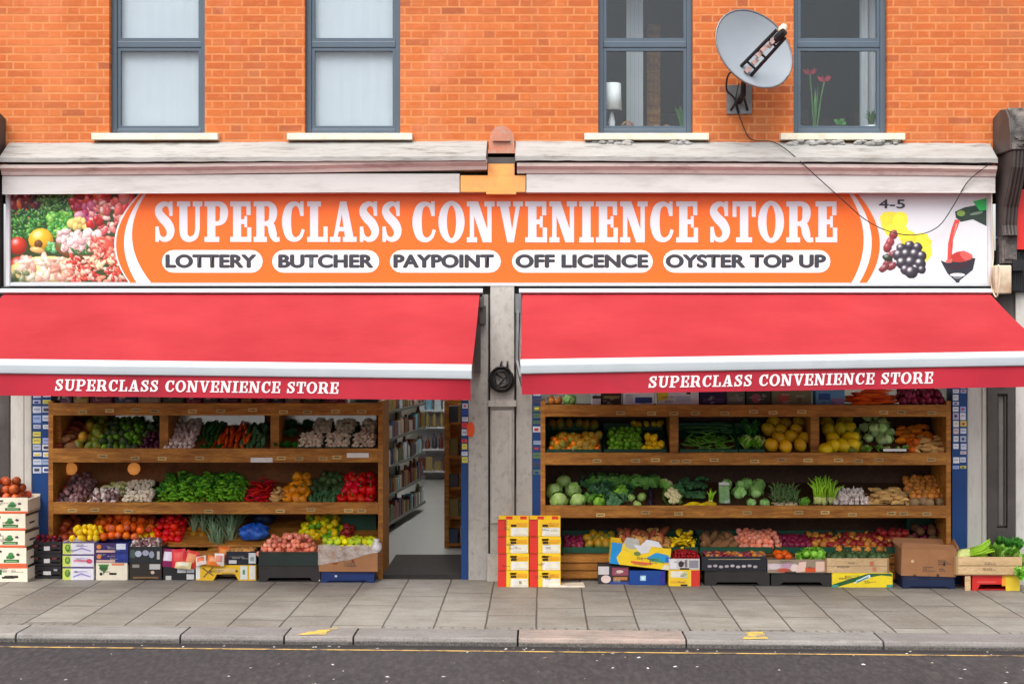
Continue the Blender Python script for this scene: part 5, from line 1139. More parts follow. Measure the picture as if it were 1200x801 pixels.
fill('cucumber',800,863,TC,.68,1,'cucumber behind the green beans',1,'x',den=1.0)
fill('leaf_lettuce',868,895,TC,0,.4,'bright leaf lettuce in the small green crate',1,'up',sc=1.25,den=1.2); fill('herb',868,895,TC,.55,1,'dark herb bunch behind the leaf lettuce',1,'up')
fill('melon',896,946,R1,.0,1,'orange yellow melon beside the leaf lettuce',1,sc=.92,den=1.02,var=.07)
fill('yellow_melon',962,1002,R1,.0,1,'bright yellow melon beside the wooden divider',1,sc=.92,den=1.02,var=.07)
put('yellow_melon',(X(968,0),.02,R1.z0+.07),(1.3,.2,.4),.9,'bright yellow melon lying lowest at the front lip','melon')
fill('green_mango',990,1012,R1,0,.9,'green mango beside the bright yellow melons',1)
fill('kohlrabi',1010,1046,R1,.3,1,'pale green kohlrabi stacked beside the melons',2,sc=1.15); fill('leaf_lettuce',1012,1066,R1,0,.25,'pale lettuce lying along the top row lip',1,'up',sc=.8)
fill('squash',1046,1090,R1,.35,1,'orange squash in the dim corner of the top row',1,'x',sc=.75); fill('ginger',1064,1106,R1,0,.5,'ginger root at the end of the top row',2,'x'); fill('orange',1064,1076,R1,0,.3,'orange beside the ginger roots',2)
o=MB().box(X(1034,-.07),X(1064,-.07),-.09,.1,R1.z0+.06,R1.z0+.075).build('wrapped_tray',W['dbrown']); tag(o,'dark polystyrene tray with a white label lying on the top row lip','tray')
MB().box(X(1035,-.09),X(1062,-.09),-.094,-.0905,R1.z0+.058,R1.z0+.082).build('label_card',W['whitecard'],o)
# --- row 2
for k,(px,py,y,s,lb) in enumerate(((649,564,.22,1.02,'large pale cabbage nearest the pillar, upper of two'),(672,565,.24,.98,'large pale cabbage with ruffled leaves, second in the upper row'),(655,583,.06,1.08,'large pale cabbage nearest the pillar at the shelf lip'),(677,584,.06,.95,'large pale cabbage second along the shelf lip'))):
    put('white_cabbage',(X(px,y),y,R2.z(y)+.072),(R.uniform(.6,1.2),R.uniform(-.4,.4),R.uniform(0,6)),s,lb,'cabbage','large pale cabbages by the pillar')
put('white_cabbage',(X(660,.4),.4,R2.z(.4)+.06),(.5,.3,1),.9,'pale cabbage hidden at the back by the pillar','cabbage')
fill([('savoy_cabbage','dark crinkled savoy cabbage on the middle shelf'),('green_cabbage','leafy mid green cabbage on the middle shelf')],686,736,R2,.25,1,'',1,'up',sc=.95)
put('round_lettuce',(X(701,.05),.05,R2.z(.05)+.06),(1.2,.2,2),1.05,'bright green round lettuce at the shelf lip below the savoys','lettuce'); put('savoy_cabbage',(X(720,.06),.06,R2.z(.06)+.05),(1.1,.3,4),.85,'dark savoy cabbage at the shelf lip beside the bright lettuce','cabbage')
put('round_lettuce',(X(727,.2),.2,R2.z(.2)+.07),(1.0,.1,1),1.0,'bright green round lettuce above the dark savoy','lettuce'); put('savoy_cabbage',(X(709,.24),.24,R2.z(.24)+.06),(1.0,.1,3),1,'dark savoy cabbage between the two bright lettuces','cabbage')
for px,py,y,s,lb in ((740,573,.14,.95,'pale green marrow, one of the upper pair'),(752,572,.15,1.1,'pale green marrow, larger of the upper pair'),(747,588,.02,1.05,'pale cut marrow at the shelf lip below the pair')): put('pale_marrow',(X(px,y),y,R2.z(y)+.05),(R.uniform(0,1),.3,R.uniform(0,6)),s,lb,'marrow')
for px,y,lb in ((763,.22,'dark aubergine, higher of two beside the marrows'),(763,.04,'dark aubergine, lower of two beside the marrows')): put('aubergine',(X(px,y),y,R2.z(y)+.05),(0,-.9,1.7),.72,lb,'aubergine')
fill('green_cabbage',690,772,R2,.72,1.0,'dim green cabbage at the back behind the savoys and marrows',2,'up',sc=.8,zoff=.05)
put('cauliflower',(X(787,.1),.1,R2.z(.1)+.075),(1.0,0,.4),1.35,'yellow white cauliflower in its leaves, larger','cauliflower'); put('cauliflower',(X(781,.3),.3,R2.z(.3)+.07),(.8,.2,2),1.15,'small cauliflower behind the larger one','cauliflower'); put('savoy_cabbage',(X(797,.25),.25,R2.z(.25)+.05),(.8,.2,1),.8,'dark savoy cabbage between cauliflower and broccoli','cabbage'); fill('iceberg_lettuce',846,900,R2,.65,1,'dim iceberg lettuce at the back of the middle shelf',1,sc=.9)
fill('broccoli',800,830,R2,.1,.9,'dark broccoli head beside the cauliflower',2,'up',sc=1.25,zoff=.05); fill('baby_corn',801,838,R2,-.05,.08,'yellow corn cob along the shelf lip',1,'x',sc=1.0,zoff=.02)
put('celery',(X(832,.1),.1,R2.z(.1)),(.1,.1,0),.62,'pale bundle of celery beside the broccoli','celery'); 
w=MB(); w.slab([(-.055,0),(.055,0),(.05,.18),(-.05,.18)],-.03,.03); o=w.build('wrapped_greens',mat('wrapped_greens_film',S(120,168,96),.3,.35,25,col2=S(196,206,196),f2=(.5,.65)),loc=(X(849,.12),.12,R2.z(.12)),rot=(-.3,0,0),bevel=.012); tag(o,'clear wrapped pack of green sprouts standing beside the iceberg lettuces','packet')
MB().slab([(-.052,.182),(.052,.182),(.048,.21),(-.048,.21)],-.02,.02).build('seal',W['bag'],o)
for px,y,s,lb in ((866,.2,1.08,'pale iceberg lettuce nearest the wrapped sprouts'),(886,.22,1.1,'brighter iceberg lettuce next to the leeks'),(880,.03,.75,'small iceberg lettuce at the lip, first of two'),(896,.03,.7,'small iceberg lettuce at the lip, nearest the leeks')): put('iceberg_lettuce',(X(px,y),y,R2.z(y)+.06),(R.uniform(.5,1.2),.2,R.uniform(0,6)),s,lb,'lettuce','iceberg lettuces')
fill('leek',906,932,R2,.05,.6,'white footed leek standing beside the iceberg lettuces',1,'up',sc=.5,den=.7); fill('parsnip',905,934,R2,-.03,.2,'pale parsnip lying below the leeks',1,'x',sc=.8)
put('round_lettuce',(X(943,.06),.06,R2.z(.06)+.05),(1,0,0),.75,'small bright lettuce between leeks and celery','lettuce'); fill('celery',954,974,R2,.1,.5,'tall yellow green celery bundle beside the garlic',1,'up',sc=.85)
T2=Tier(R2.z0+.02,R2.rise*.6,R2.y0,R2.dy)
tray('produce_crate','black crate of garlic and ginger along the middle shelf','crate',X(972,.0),X(1062,.0),.0,.36,R2.z0+.003,.045,W['black'],slope=.3)
fill('garlic_bulb',974,1014,T2,0,.7,'white garlic bulb in the black crate',2); fill('ginger',1014,1060,T2,0,.8,'ginger root in the black crate beside the garlic',2,'x')
fill('celeriac',1060,1108,R2,0,.8,'brown celeriac at the blue guide end of the middle shelf',1,sc=.9); fill('brown_onion',1060,1108,R2,.1,.9,'brown onion on the celeriac roots',1,zoff=.05)
# --- row 3 (lowest), in green trays
for (a,b,lb) in ((659,744,'green tray of red onions and mangoes on the lowest row'),(746,818,'green tray of potatoes on the lowest row'),(820,905,'green tray of pink onions on the lowest row'),(908,985,'green tray of red onions on the lowest row, behind the lettuce box'),(988,1050,'green tray of apples on the lowest row, behind the wooden crate')):
    tray('produce_crate',lb,'crate',X(a,-.02),X(b,-.02),-.03,.40,R3.z0+.004,.055,GC,slope=.25)
T3=Tier(R3.z0+.02,.07,.0,.38)
fill('red_onion',661,684,T3,0,.8,'red onion beside the yellow box stack',1); fill('mango',686,720,T3,0,.9,'yellow orange mango above the tilted carton',1); fill([('potato','brown potato above the tilted carton'),('sweet_potato','sweet potato above the tilted carton')],720,784,T3,0,.9,'',2,'any')
fill('plantain',783,815,T3,0,.9,'yellow plantain heaped above the cherries',4,'flat',den=1.0)
fill([('coconut','brown hairy coconut in the dim lowest row'),('yam','dark yam in the dim lowest row')],818,860,T3,0,.9,'',1)
fill('pink_onion',862,914,T3,0,1,'pink onion in the heap above the black onion crate',2); fill('red_onion',912,948,T3,.1,.9,'red onion behind the lettuce box',1)
fill([('red_apple','red apple behind the avocado crate'),('brown_onion','brown onion behind the avocado crate')],948,1042,T3,.1,1,'',1); fill('red_apple',1014,1062,T3,.5,1,'red apple above the wooden avocado crate',2)
fill([('coconut','brown coconut above the cardboard carton'),('red_onion','red onion above the cardboard carton')],1062,1106,T3,.4,1,'',2)
tray('produce_crate','green crate at the back above the cardboard carton','crate',X(1062,.4),X(1100,.4),.38,.49,.42,.12,GC)
print('PRODUCE',sum(N_PL.values()),N_PL)
# ================================================================ BOXES AND CRATES
def prints(mb,items,x0,x1,z0,z1,y):
    ux=lambda u:x0+(x1-x0)*u; vz=lambda v:z0+(z1-z0)*v
    for k,it in enumerate(items):
        yy=y-.0008-.0006*(k%12)
        if it[0]=='r': _,a,b,c,d,col=it; mb.poly([(ux(a),yy,vz(c)),(ux(b),yy,vz(c)),(ux(b),yy,vz(d)),(ux(a),yy,vz(d))],0,col)
        elif it[0]=='e': _,cu,cv,ru,rv,col=it; mb.poly([(ux(cu+ru*math.cos(t)),yy,vz(cv+rv*math.sin(t))) for t in [2*math.pi*i/14 for i in range(14)]],0,col)
        else: mb.poly([(ux(u),yy,vz(v)) for u,v in it[1]],0,it[2])
CM={}
def cmat(c,kind='card'):
    key=(tuple(round(v,3) for v in c),kind)
    if key not in CM: CM[key]=mat('%s_surface'%kind,c,.75 if kind=='card' else .45,.1,6,col2=mul(c,.75),f2=(.58,.78))
    return CM[key]
def box(name,label,cat,px0,px1,yf,z0,h,dep,col,items=(),kind='card',hole=None,group=None,rot=None,tilt=0,open_=True,floor=None,side=None,th=.007,notch=None,slats=None,flaps=False):
    """open-topped box; front face seen between px0 and px1 at depth yf; origin at the base centre"""
    rot=R.uniform(-.022,.022) if rot is None else rot
    x0,x1=X(px0,yf),X(px1,yf); cx=(x0+x1)/2; cy=yf+dep/2; w=(x1-x0)/2; d=dep/2
    mb=MB()
    def wall_x(y0,y1,holed):   # front / back walls
        if notch and holed:
            nh,na=notch; mb.slab([(-w,0),(-w*na,0),(-w*(na-.12),nh),(w*(na-.12),nh),(w*na,0),(w,0),(w,h),(-w,h)],y0,y1)
        elif slats and holed:
            n=slats; g=.3; hh=h/n
            for i in range(n): mb.box(-w,w,y0,y1,i*hh+.001,i*hh+hh*(1-g if i<n-1 else 1)-.001)
            for q in (-w,-w*.34,w*.28,w-.012): mb.box(q,q+.012,y0+.001,y1+.003,.001,h-.002)
        elif hole and holed:
            a,b,c,e=hole; xa,xb,za,zb=-w+2*w*a,-w+2*w*b,h*c,h*e
            mb.box(-w,w,y0,y1,0,za); mb.box(-w,w,y0,y1,zb,h); mb.box(-w,xa,y0,y1,za,zb); mb.box(xb,w,y0,y1,za,zb)
        else: mb.box(-w,w,y0,y1,0,h)
    wall_x(-d,-d+th,True); wall_x(d-th,d,False)
    for s in (-1,1):
        a,b=(-w,-w+th) if s<0 else (w-th,w)
        if slats:
            for i in range(slats): hh=h/slats; mb.box(a,b,-d+th+.0004,d-th-.0004,i*hh+.001,i*hh+hh*.7)
        elif hole: mb.box(a,b,-d+th+.0004,d-th-.0004,0,h*.86)
        else: mb.box(a,b,-d+th+.0004,d-th-.0004,0,h)
    f0=floor if floor is not None else .004
    mb.box(-w+th+.0003,w-th-.0003,-d+th+.0003,d-th-.0003,f0,f0+.006)
    if not open_: mb.box(-w+.001,w-.001,-d+.001,d-.001,h+.0005,h+.006)
    if flaps:
        mb.add([(-w,d,h),(w,d,h),(w*.9,d+.05,h+.045),(-w*.95,d+.05,h+.05)],[(0,1,2,3)]); mb.add([(-w,-d,h),(-w,d,h),(-w-.05,d*.9,h+.07),(-w-.07,-d*.9,h+.05)],[(0,1,2,3)]); mb.add([(w,-d,h),(w,d,h),(w+.05,d*.9,h+.08),(w+.03,-d*.9,h+.02)],[(0,1,2,3)])
        mb.add([(-w,-d,h),(w,-d,h),(w*.96,-d+.10,h+.035),(-w*.9,-d+.08,h+.05)],[(0,1,2,3)])
    o=mb.build(name,cmat(col,kind) if isinstance(col,tuple) else col,loc=(cx,cy,z0),rot=(0,tilt,rot)); tag(o,label,cat,group)
    if items:
        rr=random.Random(int(px0*7+z0*1000)); ex=[]
        if kind=='card':
            lum=sum(col)/3 if isinstance(col,tuple) else .3; ink=S(70,64,66) if lum>.2 else S(190,184,176)
            for q in range(rr.randint(2,3)):
                u,v=rr.uniform(.08,.7),rr.uniform(.15,.75)
                for l in range(rr.randint(2,3)):
                    uu=u
                    for e in range(rr.randint(2,5)):
                        q2=rr.uniform(.02,.05); ex.append(('r',uu,min(.97,uu+q2),v+l*.07,v+l*.07+.028,ink)); uu+=q2+.012
                        if uu>.9: break
        pb=MB(); prints(pb,items+ex if len(items)<14 else items,-w,w,0,h,-d)
        if side: 
            for a,b,c,e,cc in side: 
                for s in (1,-1): pb.poly([(s*(w+.0012),-d+dep*a,h*c),(s*(w+.0012),-d+dep*b,h*c),(s*(w+.0012),-d+dep*b,h*e),(s*(w+.0012),-d+dep*a,h*e)],0,cc)
        pb.build('printed_front',PR,o)
    return o
def inbox(kinds,px0,px1,yf,dep,z,label,lay=1,**k): fill(kinds,px0+1.5,px1-1.5,Tier(z,.0,yf+.02,dep-.04),0,1,label,lay,**k)
H=lambda a,b,y:(b-a)*(DIST+y)/FL
G=lambda p,y:gz(X(p,y))
# --- tall stack of white crates at the corner
CR=S(224,214,192); GRN=S(44,110,52); BK=S(40,36,34); ORS=S(222,96,54)
yy=-.40; z=G(15,yy)
def cratefront(flip=0,band=True):
    it=[('r',.0,1,.0,.13,ORS)] if band else [('r',0,1,.86,1,ORS)]
    if flip: it+=[('r',.18,.5,.45,.78,GRN),('e',.36,.72,.12,.2,S(70,140,70)),('r',.55,.82,.25,.4,BK)]
    else: it+=[('r',.56,.86,.18,.34,S(34,92,46)),('r',.6,.82,.22,.28,S(120,170,110)),('e',.70,.50,.075,.13,S(44,112,56)),('e',.70,.64,.05,.10,S(60,134,70)),('e',.645,.46,.04,.08,S(60,130,66)),('e',.84,.62,.035,.07,S(70,56,70)),('r',.05,.42,.3,.55,S(206,212,218)),('r',.30,.52,.76,.85,BK)]
    return it
hs=[.150,.172,.158,.158,.150]; nm=['bottom white crate of the corner stack, its print upside down','second white crate up in the corner stack','middle white crate of the corner stack','fourth white crate up in the corner stack','top white crate of the corner stack, heaped with peaches']
for k,h in enumerate(hs):
    dxp=(0,-1.2,-2,-2.5,0)[k]
    box('fruit_crate',nm[k],'crate',-28+dxp,32+dxp,yy,z+.001,h-.004,.36,CR,cratefront(k==0,k!=0),'card',(.33,.52,.72,.82) if k else (.5,.75,.2,.33),group='white crates in the corner stack',floor=h*.72 if k==4 else None,side=[(.02,.98,.82,.97,S(96,66,50)),(.3,.7,.3,.42,S(60,46,40))] if 0<k<4 else [(.05,.95,.05,.12,S(176,150,110))])
    z+=h
inbox([('pomegranate','red brown pomegranate heaped on the top white crate'),('pomegranate','red brown pomegranate heaped on the top white crate'),('peach','blushed peach heaped on the top white crate')],-26,32,yy,.34,z-.045,'',3)
# --- three black crates
yy=-.20; z=G(55,yy)
for k,h in enumerate((.118,.118,.118)):
    box('plastic_crate',('bottom black slatted crate beside the corner stack','middle black slatted crate beside the corner stack','top black slatted crate beside the corner stack, holding plums')[k],'crate',37,72,yy,z+.001,h-.003,.3,S(34,30,34),[('r',.42,.62,.25,.6,S(210,206,206)),('r',.1,.22,.55,.7,S(120,40,50)),('r',.7,.85,.55,.7,S(110,36,48))] if k!=0 else [('r',.4,.66,.3,.6,S(210,206,206)),('r',.75,.88,.6,.8,S(140,140,150))],'plastic',slats=3,group='black slatted crates',floor=.07 if k==2 else None,th=.01)
    z+=h
inbox([('plum','dark plum in the top black slatted crate'),('cherry','dark cherry in the top black slatted crate')],38,71,yy,.28,z-.035,'',2)
# --- white & lime boxes x3
yy=-.26; z=G(92,yy); LG=S(196,206,90)
for k,h in enumerate((.125,.118,.118)):
    it=[('r',0,.26,0,1,LG),('e',.16,.5,.09,.3,S(80,130,50)),('e',.16,.55,.04,.16,S(150,180,70)),('r',0,1,.9,1,S(60,50,110))]
    it+= [('p',[(.35,.3),(.6,.55),(.9,.3),(.9,.2),(.6,.42),(.35,.2)],S(150,140,200)),('r',.4,.8,.62,.68,S(170,160,206))] if k!=1 else [('r',.35,.85,.4,.55,S(220,120,150)),('e',.86,.45,.1,.2,S(206,70,100)),('r',.4,.8,.65,.7,S(180,160,206))]
    box('fruit_box',('bottom white and lime box below the lemons','middle white and lime box with a pink print below the lemons','top white and lime box directly under the lemons')[k],'box',73.5,110,yy,z+.001,h-.003,.3,S(218,214,222),it,'card',group='white and lime boxes',floor=.09 if k==2 else None); z+=h
# --- blue boxes on a cream crate
z=G(130,yy); h=.168
box('fruit_crate','cream crate with a green print on the pavement under the blue boxes','crate',112.5,149,yy,z+.001,h-.003,.3,CR,[('p',[(.06,.9),(.42,.9),(.3,.5),(.24,.3),(.2,.55)],S(76,130,56)),('e',.24,.7,.14,.16,S(50,110,50)),('r',.5,.9,.84,.96,S(226,130,90)),('e',.16,.36,.05,.09,BK)],'card',(.42,.66,.3,.42)); z+=h
for k in (0,1):
    hh=.092
    box('fruit_box',('lower blue and purple box under the oranges','upper blue and purple box with a white sticker under the oranges')[k],'box',110.5,150,yy-.005,z+.001,hh-.003,.3,S(40,52,130),[('r',0,.62,0,1,S(58,32,88)),('r',.06,.62,.02,.26,S(206,170,160)),('e',.14,.62,.07,.24,S(214,130,50)),('r',.3,.5,.5,.75,S(40,44,110)),('r',.66,.94,.35,.95,S(214,218,230)) if k else ('r',.66,.94,.35,.85,S(24,50,140)),('r',.64,1,.0,.16,S(24,44,120))],'card',group='blue and purple boxes',floor=.06); z+=hh
# --- dark crates with netting
yy=-.24; z=G(170,yy)
box('plastic_crate','dark brown crate with a white label on the pavement beside the cream crate','crate',152,189,yy,z,.165,.3,S(46,38,32),[('r',.08,.3,.72,.9,S(140,136,130)),('r',.62,.96,.62,.92,S(190,186,184)),('r',.1,.9,.1,.2,S(120,92,60)),('e',.72,.45,.06,.1,S(206,180,160))],'plastic',th=.01,notch=(.03,.5))
box('plastic_crate','dark crate of netted garlic on top of the dark brown crate','crate',150,189,yy,z+.167,.15,.3,S(38,40,42),[('r',.05,.2,.3,.8,S(70,90,84)),('e',.3,.55,.1,.2,S(176,182,200)),('e',.52,.6,.1,.18,S(160,160,180)),('e',.7,.5,.08,.22,S(150,156,176)),('r',.86,.94,.2,.7,S(190,190,186))],'plastic',th=.01,floor=.1)
inbox([('garlic_bulb','white garlic bulb on the dark netted crate'),('shallot','purple shallot on the dark netted crate')],151,188,yy,.3,z+.275,'',2)
# --- bags in front of tomatoes
yy=-.22; z=G(208,yy)
box('plastic_crate','low black crate with two white labels under the red packets','crate',191,228,yy,z,.14,.3,S(34,34,36),[('r',.45,.72,.5,.95,S(206,208,214)),('r',.74,.98,.5,.95,S(196,198,206)),('r',.74,.98,.05,.4,S(206,204,202)),('r',.08,.26,.02,.3,S(190,188,180))],'plastic',th=.01,floor=.12)
def packet(label,px,y,z,w,h,c,c2,rot=0,tilt=.2):
    mb=MB(); n=6
    for s in (-1,1):
        b=len(mb.v)
        for j in range(n+1):
            for i in range(n+1):
                u,v=i/n*2-1,j/n*2-1; mb.v.append((u*w/2,s*(.028*(1-u*u)*(1-v*v)+.003),(v+1)*h/2))
        for j in range(n):
            for i in range(n):
                a=b+j*(n+1)+i; mb.f.append([a,a+1,a+n+2,a+n+1]); mb.m.append(0); mb.c.append(c if (j<2 or j>4) else (c2 if 0<i<n-1 else c)); mb.hc=True
    o=mb.build('food_packet',PRL,loc=(X(px,y),y,z),rot=(-tilt,rot,0),smooth=True); return tag(o,label,'packet')
packet('purple and white packet beside the netted garlic crate',196,-.22,z+.125,.12,.17,S(140,40,90),S(226,214,230),.05); packet('bright red packet with white lettering band below the tomatoes',210,-.24,z+.125,.13,.17,S(214,36,56),S(226,80,70),-.08); packet('red and orange packet leaning on the bright red one',221,-.23,z+.12,.12,.16,S(216,60,50),S(230,150,100),.25); packet('cream paper packet below the bright red packet',214,-.27,z+.115,.15,.07,S(222,206,150),S(232,226,206),.1,.4)
packet('white packet lying on the yellow box',236,-.26,G(236,-.26)+.15,.1,.09,S(232,214,200),S(236,120,80),-.2,.5); packet('orange packet lying on the yellow box beside the dark carton',250,-.26,G(250,-.26)+.145,.13,.10,S(226,120,50),S(232,160,110),.1,.4); packet('white and red packet upright on the yellow box',257,-.25,G(257,-.25)+.14,.09,.12,S(232,222,214),S(220,140,120),0,.1); packet('orange packet standing at the back on the yellow box',262,-.16,G(262,-.2)+.2,.11,.11,S(214,96,30),S(228,140,50),.05,.1)
z=G(264,yy)
box('fruit_box','yellow box with an arched cut-out on the pavement under the loose packets','box',229.5,300,yy,z,.145,.3,S(226,180,36),[('r',0,.07,.1,1,S(226,226,220)),('p',[(.12,.25),(.28,.9),(.3,.86),(.14,.2)],S(130,96,40)),('p',[(.1,.8),(.28,.3),(.3,.34),(.12,.85)],S(130,96,40)),('e',.25,.6,.02,.05,S(90,70,50)),('r',.33,.66,.55,.8,S(226,190,120)),('e',.68,.62,.02,.07,S(70,60,40)),('r',.74,.86,.08,.96,S(220,224,218)),('r',.89,.99,.08,.96,S(226,222,206)),('r',.78,.82,.4,.7,S(90,140,90))],'card',notch=(.06,.42),floor=.13)
box('fruit_box','dark navy carton with white labels standing on the yellow box','box',265,300,yy+.01,z+.147,.125,.28,S(34,36,50),[('r',.08,.34,.1,.36,S(206,204,206)),('r',.74,.98,.1,.9,S(206,210,212)),('r',.8,.92,.3,.6,S(140,160,160)),('r',.1,.6,.55,.7,S(60,56,60))],'card',floor=.1)
inbox('potato',266,299,yy,.26,z+.245,'small potato in the dark navy carton',1,sc=.6)
# blue bag
mb=MB(); mb.lathe([(.02,0),(.13,.005),(.17,.05),(.17,.09),(.15,.13),(.12,.17),(.08,.2),(.05,.21),(.02,.215)],26,0,None,None,dn(4.5,.75,3)); o=mb.build('blue_bag',mat('blue_plastic_bag',S(26,80,176),.3,.3,14,.6,30,col2=S(60,120,206)),loc=(X(298,.08),.08,.37),smooth=True); o.scale=(.8,.6,.72); tag(o,'crumpled bright blue bag on the lowest row beside the pink onions','bag')
mb=MB(); mb.lathe([(.02,0),(.1,.01),(.11,.06),(.08,.12),(.02,.14)],14,0,None,None,dn(2.5,.25,8)); o=mb.build('dark_blue_bag',mat('dark_blue_bag_plastic',S(20,40,84),.35,.3,14,.5,30),loc=(X(309,.35),.35,.49),smooth=True); tag(o,'dark blue bag behind the bright blue bag','bag')
# --- black bins with pink onions
yy=-.27; z=G(338,yy)
box('plastic_bin','charcoal bin with an arched foot on the pavement under the pink onions','bin',303,375,yy,z,.15,.34,W['dbrown'],[('r',.02,.98,.86,.93,S(30,28,28)),('e',.985,.1,.012,.06,S(190,186,180))],'plastic',notch=(.04,.78),th=.012)
box('plastic_bin','dark green bin heaped with pink onions beside the brown carton','bin',303,375,yy,z+.153,.13,.34,W['dgreen'],[('r',.0,1,.84,.95,S(24,34,30))],'plastic',th=.012,floor=.08)
inbox('pink_onion',303,375,yy,.33,z+.235,'pink onion heaped in the dark green bin',5,den=1.02,sc=.78)
# --- brown carton with plastic sheet on blue crate
yy=-.30; z=G(408,yy)
box('plastic_crate','flat blue crate on the pavement under the plastic covered carton','crate',376,438,yy+.02,z,.105,.34,W['bluep'],[('e',.28,.6,.025,.1,S(200,206,214)),('r',.0,1,.78,.86,S(16,30,70))],'plastic',th=.012,notch=(.02,.8))
o=box('cardboard_carton','brown carton of apples half covered in clear plastic beside the doorway','carton',374,443,yy,z+.108,.235,.36,W['carton'],[('e',.58,.42,.022,.06,S(120,40,34)),('e',.28,.32,.05,.04,S(130,60,44))],'card',floor=.17)
w=H(374,443,yy)/2; mb=MB(); nxx=12
pts_t=[(-w-.006,.236),(w*.2,.236),(w+.004,.2)]; 
vs=[];
for i in range(nxx+1):
    u=i/nxx; x=-w-.008+(2*w+.012)*u; low=.06+.13*max(0,u-.08)+.006*math.sin(9*u)
    for j in range(5):
        v=j/4; vs.append((x,-.18-.006-.012*math.sin(3+7*u+3*v)*v*(1-v)*2,low+(.243-low)*v))
    vs.append((x,-.18+.05,.245+.012*math.sin(11*u))); vs.append((x,-.18+.11,.235))
mb.add(vs,[(i*7+j,(i+1)*7+j,(i+1)*7+j+1,i*7+j+1) for i in range(nxx) for j in range(6)])
def filmmat():
    n=NT('milky_clear_film'); p=n.pr(S(216,206,198),.25,0,.7,n.bump(n.noise(n.co('Object'),26,5,.6,1),.8,.02)); t=n.n('ShaderNodeBsdfTransparent'); mx=n.n('ShaderNodeMixShader'); n.put(mx.inputs[0],n.ramp(n.noise(n.co('Object'),14,4),.3,.7,.25,.75)); n.put(mx.inputs[1],t.outputs[0]); n.put(mx.inputs[2],p); return n.end(mx.outputs[0])
W['film']=filmmat(); mb.build('plastic_sheet',W['film'],o,smooth=True)
mb=MB(); mb.lathe([(.005,-.05),(.04,-.045),(.055,-.01),(.045,.03),(.02,.05),(.03,.07),(.005,.08)],12,0,None,None,dn(2.6,.35,5)); o=mb.build('plastic_bag',W['bag'],loc=(X(441,-.28),-.27,z+.335),smooth=True); tag(o,'crumpled white plastic bag on the corner of the brown apple carton','bag')
inbox([('green_apple','green blushed apple in the plastic covered carton'),('yellow_apple','yellow apple in the plastic covered carton')],374,440,yy,.34,z+.29,'',2)
# --- yellow and red stacks by the pillar
yy=-.43; YEL=S(236,190,28); RED=S(212,46,34)
for s,(a,b) in enumerate(((583.5,619.5),(620.5,657))):
    z=G(620,yy); h=.158
    for k in range(4):
        it=[('r',0,.28,0,1,RED),('r',.28,.36,0,1,S(232,200,50)),('r',.42,.98,.0,.5,S(226,222,214)),('r',.5,.95,.06,.1,S(214,190,90)),('r',.64,.94,.2,.38,S(232,226,196)),('r',.42,.6,.56,.7,S(44,32,28)),('r',.6,.96,.6,.8,S(226,160,30)),('r',.0,.28,.965,1,S(150,30,26))]  # the near-black bar paints the shade inside the hand slot
        nmk=('bottom','second lowest','second highest','top')[k]
        o=box('fruit_box','%s yellow and red box of the stack %s'%(nmk,('against the grey pillar','beside the red onions')[s]),'box',a,b,yy,z+.001,h-.003,.3,YEL,it,'card',(.40,.62,.72,.86),group='yellow and red boxes by the pillar',rot=R.uniform(-.015,.015),flaps=False,floor=.05)
        z+=h
    mb=MB(); wd=H(a,b,yy)/2
    for q in range(4): mb.box(-wd+.01+q*wd*.46,-wd+.07+q*wd*.46,-.15,-.142,h-.004,h+.014+.01*(q%2),0,RED if q%2 else YEL)
    mb.build('lid_tab',PR,o)
o=MB(); o.add([(-.17,-.1,0),(.17,-.1,0),(.16,.1,0),(-.17,.09,0),(-.17,-.1,.02),(.17,-.1,.02),(.16,.1,.02),(-.17,.09,.02)],[(0,3,2,1),(4,5,6,7),(0,1,5,4),(1,2,6,5),(2,3,7,6),(3,0,4,7)]); o=o.build('polystyrene_lid',W['sill'],loc=(X(664,-.38),-.36,G(664,-.4)+.001),bevel=.006); tag(o,'cream lid lying flat on the pavement beside the yellow box stacks','lid')
mb=MB()
for q in range(3): mb.box(X(657,.0),X(716,.0),-.06,-.035,.02+q*.075,.085+q*.075)
mb.box(X(660,0),X(666,0),-.034,-.016,.0,.24); mb.box(X(708,0),X(714,0),-.034,-.016,.0,.24)
tag(mb.build('wooden_pallet',W['shelf']),'brown slatted pallet on edge beside the yellow box stacks','pallet')
